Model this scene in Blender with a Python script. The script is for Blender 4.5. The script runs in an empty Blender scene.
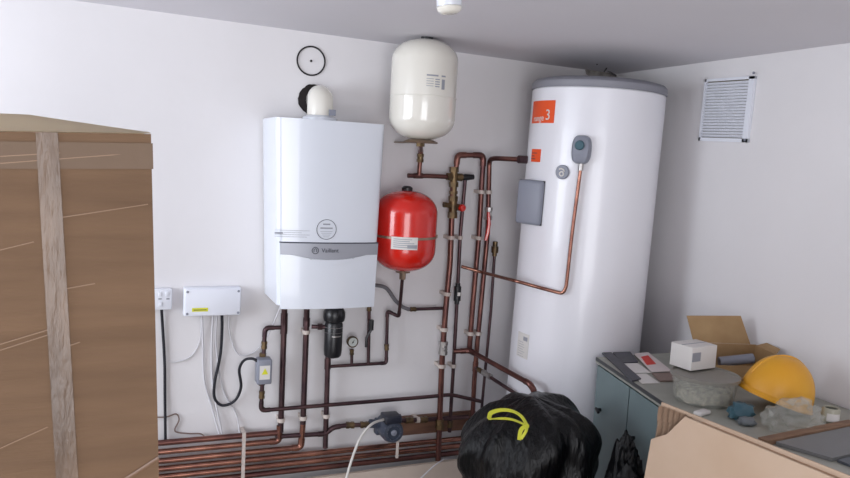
import bpy, bmesh, math, random
from mathutils import Vector, Matrix, noise
random.seed(7)
S = bpy.context.scene
COL = S.collection
PI = math.pi

# ------------------------------------------------------------------ camera
FPX = 758.0
Xc = Vector((1815, -20, -FPX)).normalized()
Yc = Vector((-316, 97, -FPX)); Yc = (Yc - Xc*Xc.dot(Yc)).normalized()
Zc = Xc.cross(Yc)
R3 = Matrix((Xc, Yc, Zc))                       # camera -> world
CAM = Vector((0, -3.1, 1.65))
cd = bpy.data.cameras.new('camera'); cd.sensor_width = 36; cd.lens = 36*FPX/850
cam = bpy.data.objects.new('camera', cd); COL.objects.link(cam)
cam.matrix_world = Matrix.Translation(CAM) @ R3.to_4x4()
S.camera = cam
cd.clip_start = 0.02

# ------------------------------------------------------------------ world, light, exposure
w = bpy.data.worlds.new('world'); S.world = w; w.use_nodes = True
w.node_tree.nodes['Background'].inputs[0].default_value = (0.80, 0.88, 1.0, 1)
w.node_tree.nodes['Background'].inputs[1].default_value = 1.0
def area(name, loc, target, sx, sy, power, color):
    l = bpy.data.lights.new(name, 'AREA'); l.shape = 'RECTANGLE'; l.size = sx; l.size_y = sy
    l.energy = power; l.color = color
    o = bpy.data.objects.new(name, l); COL.objects.link(o); o.location = loc
    o.rotation_euler = (Vector(target)-Vector(loc)).to_track_quat('-Z', 'Y').to_euler()
    return o
area('window_daylight', (-2.08, -1.4, 1.5), (0.8, -1.5, 1.2), 1.9, 1.15, 70, (0.86, 0.92, 1.0))
area('camera_side_fill', (-0.2, -5.05, 1.1), (0.5, 0, 1.45), 1.7, 1.9, 56, (0.97, 0.97, 1.0))  # fill lamp added on the camera side, set in an unseen doorway
S.view_settings.view_transform = 'Standard'
S.view_settings.look = 'None'
S.view_settings.gamma = 1
S.view_settings.use_curve_mapping = False
S.view_settings.exposure = 0.12

# ------------------------------------------------------------------ helpers
def P(u, v, y):
    "point where the sight line through pixel (u,v) meets the vertical plane y"
    d = R3 @ Vector((u-425, 239-v, -FPX)); t = (y-CAM.y)/d.y
    return CAM + d*t
def PZ(u, v, z):
    d = R3 @ Vector((u-425, 239-v, -FPX)); t = (z-CAM.z)/d.z
    return CAM + d*t
def PD(u, v, depth):
    return CAM + (R3 @ Vector((u-425, 239-v, -FPX)))*(depth/FPX)

def srgb(r, g, b):
    f = lambda c: c/12.92 if c <= .04045 else ((c+.055)/1.055)**2.4
    return (f(r/255), f(g/255), f(b/255), 1)

MATS = {}
def mat(name, rgb, rough=.5, metal=0., var=.0, vscale=8., bump=0., bscale=60., stretch=None, alpha=1., trans=0., coat=0., rgb2=None, spec=None):
    if name in MATS: return MATS[name]
    m = bpy.data.materials.new(name); m.use_nodes = True; nt = m.node_tree
    b = nt.nodes['Principled BSDF']; c = srgb(*rgb)
    b.inputs['Base Color'].default_value = c
    b.inputs['Roughness'].default_value = rough; b.inputs['Metallic'].default_value = metal
    b.inputs['Alpha'].default_value = alpha
    b.inputs['Transmission Weight'].default_value = trans
    b.inputs['Coat Weight'].default_value = coat
    if spec is not None: b.inputs['Specular IOR Level'].default_value = spec
    tc = nt.nodes.new('ShaderNodeTexCoord'); mp = nt.nodes.new('ShaderNodeMapping')
    nt.links.new(tc.outputs['Object'], mp.inputs[0])
    if stretch: mp.inputs['Scale'].default_value = stretch
    if var > 0 or rgb2:
        n = nt.nodes.new('ShaderNodeTexNoise'); n.inputs['Scale'].default_value = vscale; n.inputs['Detail'].default_value = 4
        nt.links.new(mp.outputs[0], n.inputs['Vector'])
        r = nt.nodes.new('ShaderNodeValToRGB'); nt.links.new(n.outputs[0], r.inputs[0])
        c2 = srgb(*rgb2) if rgb2 else tuple(max(0, x*(1-var)) for x in c[:3])+(1,)
        r.color_ramp.elements[0].position = .32; r.color_ramp.elements[1].position = .68
        r.color_ramp.elements[0].color = c2; r.color_ramp.elements[1].color = c
        nt.links.new(r.outputs[0], b.inputs['Base Color'])
    if bump > 0:
        n2 = nt.nodes.new('ShaderNodeTexNoise'); n2.inputs['Scale'].default_value = bscale; n2.inputs['Detail'].default_value = 5
        nt.links.new(mp.outputs[0], n2.inputs['Vector'])
        bp = nt.nodes.new('ShaderNodeBump'); bp.inputs['Strength'].default_value = bump; bp.inputs['Distance'].default_value = .01
        nt.links.new(n2.outputs[0], bp.inputs['Height']); nt.links.new(bp.outputs[0], b.inputs['Normal'])
    MATS[name] = m; return m

WALL = mat('wall_paint', (226, 223, 224), .75, var=.05, vscale=1.6, bump=.12, bscale=14)
CEIL = mat('ceiling_paint', (216, 213, 218), .85, var=.04, vscale=1.2)
FLOOR = mat('floor_concrete', (186, 180, 172), .8, var=.25, vscale=5, bump=.2)
WHITE = mat('white_enamel', (218, 222, 230), .22, coat=.4)
CREAM = mat('cream_enamel', (226, 222, 212), .16, coat=.6)
CYL = mat('cylinder_white', (232, 231, 236), .3, coat=.2)
CYLCAP = mat('cylinder_grey_cap', (132, 132, 140), .5)
PLASTIC = mat('white_plastic', (226, 228, 236), .4)
GREYP = mat('grey_plastic', (132, 135, 147), .45)
GREYL = mat('light_grey_band', (158, 160, 168), .35, metal=.2)
REDP = mat('red_enamel', (205, 32, 20), .22, coat=.5)
BLACK = mat('black_plastic', (22, 22, 26), .35)
RUBBER = mat('black_cable', (24, 24, 34), .5)
COPPER = mat('tarnished_copper', (132, 90, 80), .34, metal=.9, rgb2=(88, 60, 60), vscale=9)
COPPERB = mat('bright_copper', (168, 120, 102), .27, metal=.9, rgb2=(122, 82, 72), vscale=12)
COPPERD = mat('dark_copper', (100, 76, 76), .38, metal=.85, rgb2=(66, 52, 58), vscale=9)
BRASS = mat('dull_brass', (128, 106, 76), .4, metal=.85, rgb2=(84, 72, 56), vscale=30)
STEEL = mat('steel', (176, 172, 170), .35, metal=.85)
GALV = mat('zinc_bracket', (150, 130, 112), .45, metal=.7)
CLIP = mat('clip_plastic', (196, 184, 176), .5)
ORANGE = mat('orange_label', (232, 84, 32), .5)
INK = mat('printed_ink', (70, 72, 82), .6)
INKL = mat('pale_print', (150, 152, 160), .6)
PAPER = mat('paper', (216, 212, 208), .7)
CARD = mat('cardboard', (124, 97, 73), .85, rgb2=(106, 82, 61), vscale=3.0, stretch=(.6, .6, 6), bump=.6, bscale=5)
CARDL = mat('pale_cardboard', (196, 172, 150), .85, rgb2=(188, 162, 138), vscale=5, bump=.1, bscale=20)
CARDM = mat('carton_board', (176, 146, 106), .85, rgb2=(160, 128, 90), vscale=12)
CARDT = mat('carton_top_lit', (236, 220, 190), .85, rgb2=(228, 208, 178), vscale=5)  # paler than the carton body: light from above put into the colour
CORR = mat('torn_corrugation', (184, 156, 132), .9)
TAPE = mat('clear_packing_tape', (98, 80, 66), .32, rgb2=(126, 104, 86), vscale=6, stretch=(3, 3, .8), bump=.5, bscale=18)
CABINET = mat('grey_green_metal', (122, 140, 142), .45, var=.15, vscale=4)
BENCHTOP = mat('grey_laminate', (168, 168, 158), .5, var=.25, vscale=7)
PANEL = mat('grey_panel', (124, 124, 124), .5, var=.1, vscale=5)
DARK = mat('dark_gap', (28, 28, 30), .8)
BIN = mat('bin_liner', (6, 6, 8), .33, bump=1., bscale=34, stretch=(1.6, 1.6, .35), spec=.25)
YEL = mat('yellow_ribbon', (206, 208, 60), .5)
HAT = mat('yellow_shell', (224, 166, 44), .4, rgb2=(216, 150, 32), vscale=4)
WOOD = mat('raw_wood', (150, 118, 92), .7, rgb2=(120, 90, 70), vscale=8, stretch=(1, 6, 1))
BATT = mat('brown_timber', (128, 92, 72), .75, rgb2=(104, 74, 60), vscale=6, stretch=(1, 5, 8))
BOARD = mat('beige_board', (188, 172, 158), .75, var=.12, vscale=6)
CLEARP = mat('clear_plastic', (206, 208, 200), .12, alpha=.26, bump=.6, bscale=40)
TUB = mat('milky_plastic', (214, 214, 204), .18, alpha=.30, bump=.3, bscale=30)
TEAL = mat('teal_plastic', (58, 92, 104), .4)
HOLE = mat('hole_dark', (40, 34, 34), .95, var=.4, vscale=40)
GLASS = mat('dial_glass', (200, 204, 200), .1)
STICK = mat('yellow_sticker', (214, 214, 40), .6)
REDINK = mat('red_print', (214, 66, 58), .6)
BROWNP = mat('brown_print', (132, 112, 104), .6)
DKPAPER = mat('dark_magazine', (72, 72, 80), .45, var=.3, vscale=30)
FRAME = mat('window_upvc', (228, 230, 232), .4)

def new_bm(): return bmesh.new()

def obj(name, bm, m, parent=None, smooth=True, label=None, cat=None, group=None, kind=None, ang=38, bevel=0):
    me = bpy.data.meshes.new(name)
    if bevel:
        bmesh.ops.bevel(bm, geom=list(bm.edges), offset=bevel, segments=2, affect='EDGES', profile=.6)
    bmesh.ops.recalc_face_normals(bm, faces=bm.faces)
    if parent is None:
        xs = [v.co for v in bm.verts]
        lo = Vector((min(c.x for c in xs), min(c.y for c in xs), min(c.z for c in xs)))
        hi = Vector((max(c.x for c in xs), max(c.y for c in xs), max(c.z for c in xs)))
        base = Vector(((lo.x+hi.x)/2, (lo.y+hi.y)/2, lo.z))
    else:
        base = Vector(parent['_base'])
    for v in bm.verts: v.co -= base
    bm.to_mesh(me); bm.free()
    if smooth:
        for p in me.polygons: p.use_smooth = True
        me.set_sharp_from_angle(angle=math.radians(ang))
    me.materials.append(m)
    o = bpy.data.objects.new(name, me); COL.objects.link(o)
    o['_base'] = tuple(base)
    if parent is None: o.location = base
    else: o.parent = parent
    tag(o, label, cat, group, kind)
    return o
def tag(o, label=None, cat=None, group=None, kind=None):
    if label: o['label'] = label
    if cat: o['category'] = cat
    if group: o['group'] = group
    if kind: o['kind'] = kind
def thing(name, loc, label, cat, group=None):
    o = bpy.data.objects.new(name, None); COL.objects.link(o); o.location = loc
    o.empty_display_size = .05
    o['_base'] = tuple(loc); tag(o, label, cat, group); return o

def box(bm, lo, hi, M=None, bevel=0):
    t = bmesh.new()
    x0, y0, z0 = lo; x1, y1, z1 = hi
    vs = [t.verts.new(c) for c in ((x0,y0,z0),(x1,y0,z0),(x1,y1,z0),(x0,y1,z0),(x0,y0,z1),(x1,y0,z1),(x1,y1,z1),(x0,y1,z1))]
    for f in ((0,3,2,1),(4,5,6,7),(0,1,5,4),(1,2,6,5),(2,3,7,6),(3,0,4,7)): t.faces.new([vs[i] for i in f])
    if bevel: bmesh.ops.bevel(t, geom=list(t.edges), offset=bevel, segments=3, affect='EDGES', profile=.5)
    merge(bm, t, M); return bm
def merge(bm, t, M=None):
    mp = {}
    for v in t.verts: mp[v] = bm.verts.new(M @ v.co if M is not None else v.co)
    for f in t.faces:
        try: bm.faces.new([mp[v] for v in f.verts])
        except ValueError: pass
    t.free()
def lathe(bm, prof, c=(0,0,0), seg=40, axis='z', M=None):
    "prof: list of (r, h); axis through c"
    t = bmesh.new(); rings = []
    for r, h in prof:
        if r < 1e-5: rings.append([t.verts.new((0, 0, h))])
        else: rings.append([t.verts.new((r*math.cos(2*PI*i/seg), r*math.sin(2*PI*i/seg), h)) for i in range(seg)])
    for a, b in zip(rings, rings[1:]):
        for i in range(seg):
            j = (i+1) % seg
            if len(a) == 1 and len(b) == 1: continue
            if len(a) == 1: t.faces.new((a[0], b[i], b[j]))
            elif len(b) == 1: t.faces.new((a[i], a[j], b[0]))
            else: t.faces.new((a[i], a[j], b[j], b[i]))
    if len(rings[0]) > 1: t.faces.new(list(reversed(rings[0])))
    if len(rings[-1]) > 1: t.faces.new(rings[-1])
    R = {'z': Matrix.Identity(4), 'y': Matrix.Rotation(PI/2, 4, 'X'), 'x': Matrix.Rotation(PI/2, 4, 'Y')}[axis]
    # axis y: h grows towards -y ; axis x: h grows towards +x
    MM = Matrix.Translation(Vector(c)) @ R
    if M is not None: MM = M @ MM
    merge(bm, t, MM); return bm
def rounded(pts, rad, n=5):
    pts = [Vector(p) for p in pts]; out = [pts[0]]
    for a, b, c in zip(pts, pts[1:], pts[2:]):
        r = min(rad, (a-b).length*.48, (c-b).length*.48)
        p0 = b+(a-b).normalized()*r; p1 = b+(c-b).normalized()*r
        for k in range(n+1):
            t = k/n; out.append(p0*(1-t)**2+b*2*t*(1-t)+p1*t*t)
    out.append(pts[-1]); return out
def catmull(pts, n=7):
    pts = [Vector(p) for p in pts]; q = [pts[0]*2-pts[1]]+pts+[pts[-1]*2-pts[-2]]; out = []
    for i in range(1, len(q)-2):
        a, b, c, d = q[i-1:i+3]
        for k in range(n):
            t = k/n
            out.append(.5*((2*b)+(c-a)*t+(2*a-5*b+4*c-d)*t*t+(3*b-a-3*c+d)*t**3))
    out.append(pts[-1]); return out
def tube(bm, pts, r, seg=12, rs=None, flat=1.0):
    pts = [p for i, p in enumerate(pts) if i == 0 or (p-pts[i-1]).length > 1e-5]
    rings = []; n = len(pts); prev = None
    for i, p in enumerate(pts):
        d = (pts[min(i+1, n-1)]-pts[max(i-1, 0)]).normalized()
        if prev is None: prev = d.orthogonal().normalized() if abs(d.y) > .9 else (Vector((0,1,0))-d*d.y).normalized()
        prev = (prev-d*prev.dot(d)).normalized(); b = d.cross(prev)
        rr = rs[i] if rs else r
        rings.append([bm.verts.new(p+prev*rr*flat*math.cos(2*PI*k/seg)+b*rr*math.sin(2*PI*k/seg)) for k in range(seg)])
    for a, b in zip(rings, rings[1:]):
        for k in range(seg):
            j = (k+1) % seg; bm.faces.new((a[k], a[j], b[j], b[k]))
    bm.faces.new(list(reversed(rings[0]))); bm.faces.new(rings[-1]); return bm
def prism(bm, poly, axis_from, vec):
    "poly: list of 3D points, extruded by vec"
    v = Vector(vec); a = [bm.verts.new(Vector(p)) for p in poly]; b = [bm.verts.new(Vector(p)+v) for p in poly]
    bm.faces.new(a); bm.faces.new(list(reversed(b)))
    for i in range(len(a)):
        j = (i+1) % len(a); bm.faces.new((a[i], b[i], b[j], a[j]))
    return bm
def text_bm(body, size, ext=.0008, mapf=None):
    cu = bpy.data.curves.new('lettering', 'FONT'); cu.body = body; cu.size = size; cu.extrude = ext; cu.resolution_u = 3
    cu.align_x = 'CENTER'; cu.align_y = 'CENTER'
    o = bpy.data.objects.new('lettering', cu); COL.objects.link(o)
    dg = bpy.context.evaluated_depsgraph_get(); dg.update()
    me = bpy.data.meshes.new_from_object(o.evaluated_get(dg))
    bpy.data.objects.remove(o); bpy.data.curves.remove(cu)
    bm = bmesh.new(); bm.from_mesh(me); bpy.data.meshes.remove(me)
    for v in bm.verts: v.co = mapf(v.co)
    return bm

# ------------------------------------------------------------------ setting
XL, XR, YB, YN = -2.0, 2.262, 0.0, -5.0
def cz(x): return 2.150-.0175*x
bm = new_bm(); box(bm, (XL-.15, YN-.15, -.1), (XR+.15, .15, 0)); obj('floor', bm, FLOOR, kind='structure', smooth=False)
bm = new_bm(); t = bmesh.new(); box(t, (XL-.15, YN-.15, 0), (XR+.15, .15, .1))
for v in t.verts: v.co.z += cz(v.co.x)
merge(bm, t); obj('ceiling', bm, CEIL, kind='structure', smooth=False)
bm = new_bm(); box(bm, (XL, 0, 0), (XR, .15, 2.25)); obj('wall_back', bm, WALL, kind='structure', smooth=False)
bm = new_bm(); box(bm, (XR, YN, 0), (XR+.15, .15, 2.25)); obj('wall_right', bm, WALL, kind='structure', smooth=False)
wy0, wy1, wz0, wz1 = -2.35, -.35, .92, 2.08
bm = new_bm()
box(bm, (XL-.15, YN, 0), (XL, wy0, 2.25)); box(bm, (XL-.15, wy1, 0), (XL, .15, 2.25))
box(bm, (XL-.15, wy0, 0), (XL, wy1, wz0)); box(bm, (XL-.15, wy0, wz1), (XL, wy1, 2.25))
obj('wall_left', bm, WALL, kind='structure', smooth=False)
dx0, dx1, dz = -1.1, .7, 2.08
bm = new_bm()
box(bm, (XL-.15, YN-.15, 0), (dx0, YN, 2.25)); box(bm, (dx1, YN-.15, 0), (XR+.15, YN, 2.25)); box(bm, (dx0, YN-.15, dz), (dx1, YN, 2.25))
obj('wall_front', bm, WALL, kind='structure', smooth=False)
bm = new_bm()
for a, b in (((wy0, wz0), (wy1, wz0+.05)), ((wy0, wz1-.05), (wy1, wz1)), ((wy0, wz0), (wy0+.05, wz1)), ((wy1-.05, wz0), (wy1, wz1)), ((-1.375, wz0), (-1.325, wz1))):
    box(bm, (XL-.07, a[0], a[1]), (XL-.01, b[0], b[1]))
obj('window_1', bm, FRAME, kind='structure', smooth=False)
bm = new_bm()
for a, b in (((dx0, 0), (dx0+.05, dz)), ((dx1-.05, 0), (dx1, dz)), ((dx0, dz-.05), (dx1, dz))):
    box(bm, (a[0], YN-.1, a[1]), (b[0], YN-.02, b[1]))
obj('door_1', bm, FRAME, kind='structure', smooth=False)

# ------------------------------------------------------------------ hot water cylinder
CX, CY, CR = 1.913, -.355, .2775
def cpt(ang, z, r=CR):
    a = math.radians(ang); return Vector((CX+r*math.sin(a), CY-r*math.cos(a), z))
def patch(bm, a0, a1, z0, z1, r0=CR+.0003, r1=CR+.002, n=10):
    o = []
    for i in range(n+1):
        a = a0+(a1-a0)*i/n; o.append((cpt(a, z0, r0), cpt(a, z1, r0), cpt(a, z1, r1), cpt(a, z0, r1)))
    vv = [[bm.verts.new(p) for p in q] for q in o]
    for a, b in zip(vv, vv[1:]):
        for k in range(4): bm.faces.new((a[k], a[(k+1) % 4], b[(k+1) % 4], b[k]))
    bm.faces.new(vv[0]); bm.faces.new(list(reversed(vv[-1])))
def cmap(ang, z, r=CR+.0025, tilt=0):
    def f(c):
        x = c.x*math.cos(tilt)-c.y*math.sin(tilt); y = c.x*math.sin(tilt)+c.y*math.cos(tilt)
        return cpt(ang+math.degrees(x/CR), z+y, r+c.z)
    return f
cyl = thing('hot_water_cylinder', (CX, CY, 0), 'tall white hot water cylinder with grey top standing in the room corner', 'water cylinder')
bm = new_bm(); lathe(bm, [(CR-.004, .05), (CR, .055), (CR, 1.957), (CR-.004, 1.962)], (CX, CY, 0), 96); obj('body', bm, CYL, cyl)
bm = new_bm(); lathe(bm, [(CR+.002, 1.9621), (CR+.004, 1.965), (CR+.003, 1.988), (CR-.008, 2.0), (CR-.04, 2.008), (0, 2.012)], (CX, CY, 0), 96); obj('top_cap', bm, CYLCAP, cyl)
bm = new_bm(); lathe(bm, [(CR+.003, 0), (CR+.003, .0499), (CR-.01, .0499)], (CX, CY, 0), 64); obj('base_ring', bm, CYLCAP, cyl)
bm = new_bm(); patch(bm, -104.5, -71, 1.815, 1.906)
lb = obj('orange_label', bm, ORANGE, cyl, label='large orange maker label')
bm = text_bm('range', .036, .0004, cmap(-91, 1.834, tilt=.05)); t = text_bm('3', .06, .0004, cmap(-78, 1.846, tilt=.05)); merge(bm, t)
obj('lettering', bm, PAPER, lb, smooth=False)
bm = new_bm(); patch(bm, -98, -83, 1.655, 1.708)
lb = obj('warning_label', bm, ORANGE, cyl, label='small orange warning label')
bm = new_bm()
for k, (a, b) in enumerate(((-97, -88), (-97, -92), (-97, -90))): patch(bm, a, b, 1.69-.012*k, 1.693-.012*k, CR+.0022, CR+.0028, 3)
obj('print', bm, INK, lb)
def radialM(ang, z, r=CR):
    "local x = tangent, y = up, z = outwards"
    a = math.radians(ang)
    n = Vector((math.sin(a), -math.cos(a), 0)); tx = Vector((math.cos(a), math.sin(a), 0)); up = Vector((0, 0, 1))
    M = Matrix((tx, up, n)).transposed().to_4x4(); M.translation = cpt(ang, z, r); return M
bm = new_bm(); MB_ = radialM(-66, 1.488); MB_.translation = cpt(-88, 1.488, CR-.004)
box(bm, (-.062, -.092, -.035), (.062, .092, .044), MB_, bevel=.014)
cb = obj('control_box', bm, GREYP, cyl, label='grey thermostat cover')
bm = new_bm(); box(bm, (-.063, -.092, .022), (.063, .092, .025), MB_, bevel=.001); obj('cover_seam', bm, BLACK, cb)
bm = new_bm(); lathe(bm, [(.028, -.003), (.029, .006), (.026, .009), (0, .009)], seg=32, M=radialM(-58, 1.622)); dl = obj('temperature_dial', bm, GREYP, cyl, label='round grey dial with white tap mark')
bm = new_bm(); t = bmesh.new()
M = radialM(-58, 1.617)
ringp = [(.0085*math.cos(a), .0085*math.sin(a)-.002, .0105) for a in [2*PI*i/16 for i in range(17)]]
tube(bm, [M @ Vector(p) for p in ringp], .0028, 6)
tube(bm, [M @ Vector(p) for p in ((-.012, .016, .0105), (-.004, .019, .0105), (.006, .016, .0105), (.012, .008, .0105))], .003, 6)
obj('white_mark', bm, PAPER, dl)
# relief valve cover
M = radialM(-43.5, 1.715)
bm = new_bm(); t = bmesh.new()
pl = []
for i in range(40):
    a = 2*PI*i/40; c, s = math.cos(a), math.sin(a)
    pl.append(((abs(c)**.6)*math.copysign(.037, c), (abs(s)**.75)*math.copysign(.056, s)))
for zz, k in ((-.01, 1.), (.028, 1.), (.038, .93), (.042, .8)):
    pass
rings = [[t.verts.new((x*k, y*k, zz)) for x, y in pl] for zz, k in ((-.012, 1), (.026, 1), (.036, .94), (.041, .8))]
for a, b in zip(rings, rings[1:]):
    for i in range(40): t.faces.new((a[i], a[(i+1) % 40], b[(i+1) % 40], b[i]))
t.faces.new(list(reversed(rings[0]))); t.faces.new(rings[-1]); merge(bm, t, M)
rc = obj('relief_valve_cover', bm, GREYP, cyl, label='grey rounded valve cover with teal knob')
bm = new_bm(); lathe(bm, [(.017, .036), (.019, .046), (.015, .052), (0, .053)], seg=24, M=M @ Matrix.Translation((-.004, .016, 0))); obj('knob', bm, TEAL, rc)
bm = new_bm(); patch(bm, -93, -77, .83, .935)
lb = obj('data_label', bm, PAPER, cyl, label='white data sticker low on the cylinder')
bm = new_bm(); patch(bm, -84, -78.5, .905, .922, CR+.0021, CR+.003, 3)
for k in range(7): patch(bm, -91, -82+random.uniform(-2, 2), .835+.01*k, .8365+.01*k, CR+.0021, CR+.0027, 4)
obj('print', bm, INKL, lb)

# the tank stands about one degree out of plumb
cyl.rotation_mode = 'AXIS_ANGLE'; cyl.rotation_axis_angle = (math.radians(1.05), .56, .83, 0)
cyl.location = (CX-.029, CY+.018, .0055)
# ------------------------------------------------------------------ boiler
BX0, BX1, BZ0, BZ1, BYF = .566, .998, 1.055, 1.776, -.27
def by(x, off=0):
    t = (x-BX0)/(BX1-BX0)*2-1; return BYF-.02*(1-t*t)-off
def taper(bm):
    "the casing narrows a little towards the bottom"
    for v in bm.verts:
        k = (BZ1-v.co.z)/(BZ1-BZ0); f = (v.co.x-BX0)/(BX1-BX0)
        v.co.x += k*(.030*(1-f)-.014*f)
boil = thing('boiler', ((BX0+BX1)/2, -.17, BZ0), 'white wall-hung boiler with a grey curved band, left of the red vessel', 'boiler')
bm = new_bm()
poly = [(BX0, -.012), (BX1, -.012)]
rc_ = .022
for i in range(6):
    a = i/5*PI/2; poly.append((BX1-rc_+rc_*math.cos(a), by(BX1)+rc_-rc_*math.sin(a)-.004*i/5))
for i in range(1, 14):
    x = BX1-rc_-(BX1-BX0-2*rc_)*i/14; poly.append((x, by(x)))
for i in range(6):
    a = PI/2-i/5*PI/2; poly.append((BX0+rc_-rc_*math.cos(a), by(BX0)+rc_-rc_*math.sin(a)-.004*(5-i)/5))
prism(bm, [(x, y, BZ0+.012) for x, y in poly], None, (0, 0, BZ1-BZ0-.012))
taper(bm); obj('casing', bm, WHITE, boil, ang=30)
def fpatch(bm, x0, x1, zb, zt, o0, o1, n=24):
    vv = []
    for i in range(n+1):
        x = x0+(x1-x0)*i/n
        vv.append([bm.verts.new(p) for p in ((x, by(x, o0), zb(x)), (x, by(x, o0), zt(x)), (x, by(x, o1), zt(x)), (x, by(x, o1), zb(x)))])
    for a, b in zip(vv, vv[1:]):
        for k in range(4): bm.faces.new((a[k], a[(k+1) % 4], b[(k+1) % 4], b[k]))
    bm.faces.new(vv[0]); bm.faces.new(list(reversed(vv[-1])))
zband = P(320, 243.3, -.285).z
def tt(x): return (x-BX0)/(BX1-BX0)*2-1
zlow = lambda x: zband-.043-.018*max(0, 1-(tt(x)/.75)**2)**1.0
bm = new_bm(); fpatch(bm, BX0+.012, BX1-.004, lambda x: BZ0, lambda x: zlow(x)-.001, -.012, .008); taper(bm); obj('control_flap', bm, WHITE, boil, ang=30)
bm = new_bm(); fpatch(bm, BX0+.012, BX1-.004, zlow, lambda x: zband, -.01, .010); taper(bm)
bd = obj('grey_band', bm, GREYL, boil, ang=30, label='curved silver-grey band with round logo')
bm = new_bm(); fpatch(bm, BX0+.01, BX1-.002, lambda x: zband, lambda x: zband+.004, -.01, .004); taper(bm); obj('seam', bm, INK, boil)
bm = new_bm(); fpatch(bm, .705, .885, lambda x: zlow(x)-.022*max(0, 1-((x-.795)/.09)**2), lambda x: zlow(x)-.002, 0, .0125); obj('handle_lip', bm, WHITE, boil)
fm = lambda x0, z0, off: (lambda c: Vector((x0+c.x, by(x0+c.x, off+c.z), z0+c.y)))
bx_, bz_ = P(315, 250.5, -.295).x, P(335, 250.5, -.295).z
bm = text_bm('Vaillant', .023, .0004, fm(bx_+.058, bz_, .0115)); obj('lettering', bm, INK, bd, smooth=False)
bm = new_bm(); pts = [Vector((bx_+.0125*math.cos(a), by(bx_, .0115), bz_+.0125*math.sin(a))) for a in [2*PI*i/24 for i in range(25)]]
tube(bm, pts, .0013, 6); tube(bm, [Vector((bx_+dx, by(bx_, .0115), bz_+dz_)) for dx, dz_ in ((-.005, -.006), (-.005, .004), (0, .008), (.005, .004), (.005, -.006))], .0012, 6)
obj('logo', bm, INK, bd)
rx, rz = P(326.5, 229.5, -.29).x, P(326.5, 229.5, -.29).z
bm = new_bm(); pts = [Vector((rx+.038*math.cos(a), by(rx+.038*math.cos(a), .0008), rz+.038*math.sin(a))) for a in [2*PI*i/40 for i in range(41)]]
tube(bm, pts, .0011, 6)
obj('round_badge', bm, INK, boil, label='round printed badge outline')
bm = new_bm()
for dz_, wd, th in ((.02, .014, .0028), (.005, .024, .0028)):
    fpatch(bm, rx-wd, rx+wd, lambda x: rz+dz_-th, lambda x: rz+dz_+th, 0, .0009, 6)
for k in range(4): fpatch(bm, rx-.024+.004*k, rx+.024-.004*k, lambda x: rz-.008-.007*k, lambda x: rz-.0066-.007*k, 0, .0009, 6)
obj('badge_print', bm, INKL, boil)
tx, tz = P(275, 233, -.28).x, P(275, 233, -.28).z
bm = new_bm(); fpatch(bm, tx, tx+.03, lambda x: tz-.003, lambda x: tz+.003, 0, .001, 6)
for k, wd in enumerate((.13, .1, .13, .12)): fpatch(bm, tx+(.034 if k == 1 else 0), tx+wd, lambda x: tz+.01-.008*k, lambda x: tz+.0112-.008*k, 0, .001, 6)
obj('model_print', bm, INKL, boil)

# flue
fx, fz = .762, 1.858
flue = thing('flue_elbow', (fx, -.155, BZ1), 'white flue elbow rising from the boiler top into the wall', 'flue')
bm = new_bm(); tube(bm, rounded([(fx, -.155, BZ1+.001), (fx, -.155, fz+.012), (fx+.03, -.0, fz+.008)], .085, 10), .051, 28); obj('elbow', bm, CREAM, flue)
bm = new_bm(); lathe(bm, [(.068, 0), (.068, .012), (.058, .02), (.052, .022)], (fx, -.155, BZ1+.0005), 32); obj('collar', bm, WHITE, flue)
bm = new_bm(); box(bm, (fx+.02, -.222, BZ1+.022), (fx+.045, -.21, BZ1+.045)); obj('clip', bm, GREYP, flue)
def rough_disc(cx, cz_, r, y0, y1, jit, n=36, inner=None):
    bm = new_bm(); pl = [(cx+r*(1+random.uniform(-jit, jit))*math.cos(2*PI*i/n), y0, cz_+r*(1+random.uniform(-jit, jit))*math.sin(2*PI*i/n)) for i in range(n)]
    prism(bm, pl, None, (0, y1-y0, 0)); return bm
obj('wall_hole', rough_disc(.772, 1.868, .064, -.0005, -.006, .05), HOLE, smooth=False, label='rough dark hole in the wall around the flue elbow', cat='hole')
hx, hz = P(311, 61, 0).x, P(311, 61, 0).z
bm = new_bm()
tube(bm, [Vector((hx+.0575*math.cos(a), -.003, hz+.0575*math.sin(a))) for a in [2*PI*i/48 for i in range(49)]], .0035, 6)
lathe(bm, [(.005, 0), (.005, .004)], (hx, -.0005, hz), 10, 'y')
obj('wall_marking', bm, INK if False else mat('marker_black', (34, 30, 32), .8), label='black circle with centre dot drawn on the wall above the flue', cat='marking')

# ------------------------------------------------------------------ expansion vessels
wvx, wvy = P(423.5, 90, -.26).x, -.26
r = (P(457, 90, wvy).x-P(390.5, 90, wvy).x)/2*.925
zt, zb = P(424, 39, wvy).z, P(421, 140, wvy).z
wv = thing('white_expansion_vessel', (wvx, wvy, zb), 'cream white expansion vessel with black top cap hanging above the red one', 'expansion vessel')
bm = new_bm()
def vessel_prof(r, zb, zt, k=.34):
    pr = []
    h = r*k*1.3
    for i in range(13):
        a = i/12*PI/2; pr.append((r*math.sin(a)**.85 if i else .0, zb+h*(1-math.cos(a))))
    for i in range(12, -1, -1):
        a = i/12*PI/2; pr.append((r*math.sin(a)**.85 if i else .0, zt-h*(1-math.cos(a))))
    return pr
lathe(bm, vessel_prof(r, zb, zt, .5), (wvx, wvy, 0), 56); obj('tank', bm, CREAM, wv)
bm = new_bm(); lathe(bm, [(.024, zt-.004), (.025, zt+.012), (.016, zt+.02), (0, zt+.021)], (wvx+.004, wvy, 0), 24); obj('valve_cap', bm, BLACK, wv)
zs = (zb+zt)/2-.03
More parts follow.
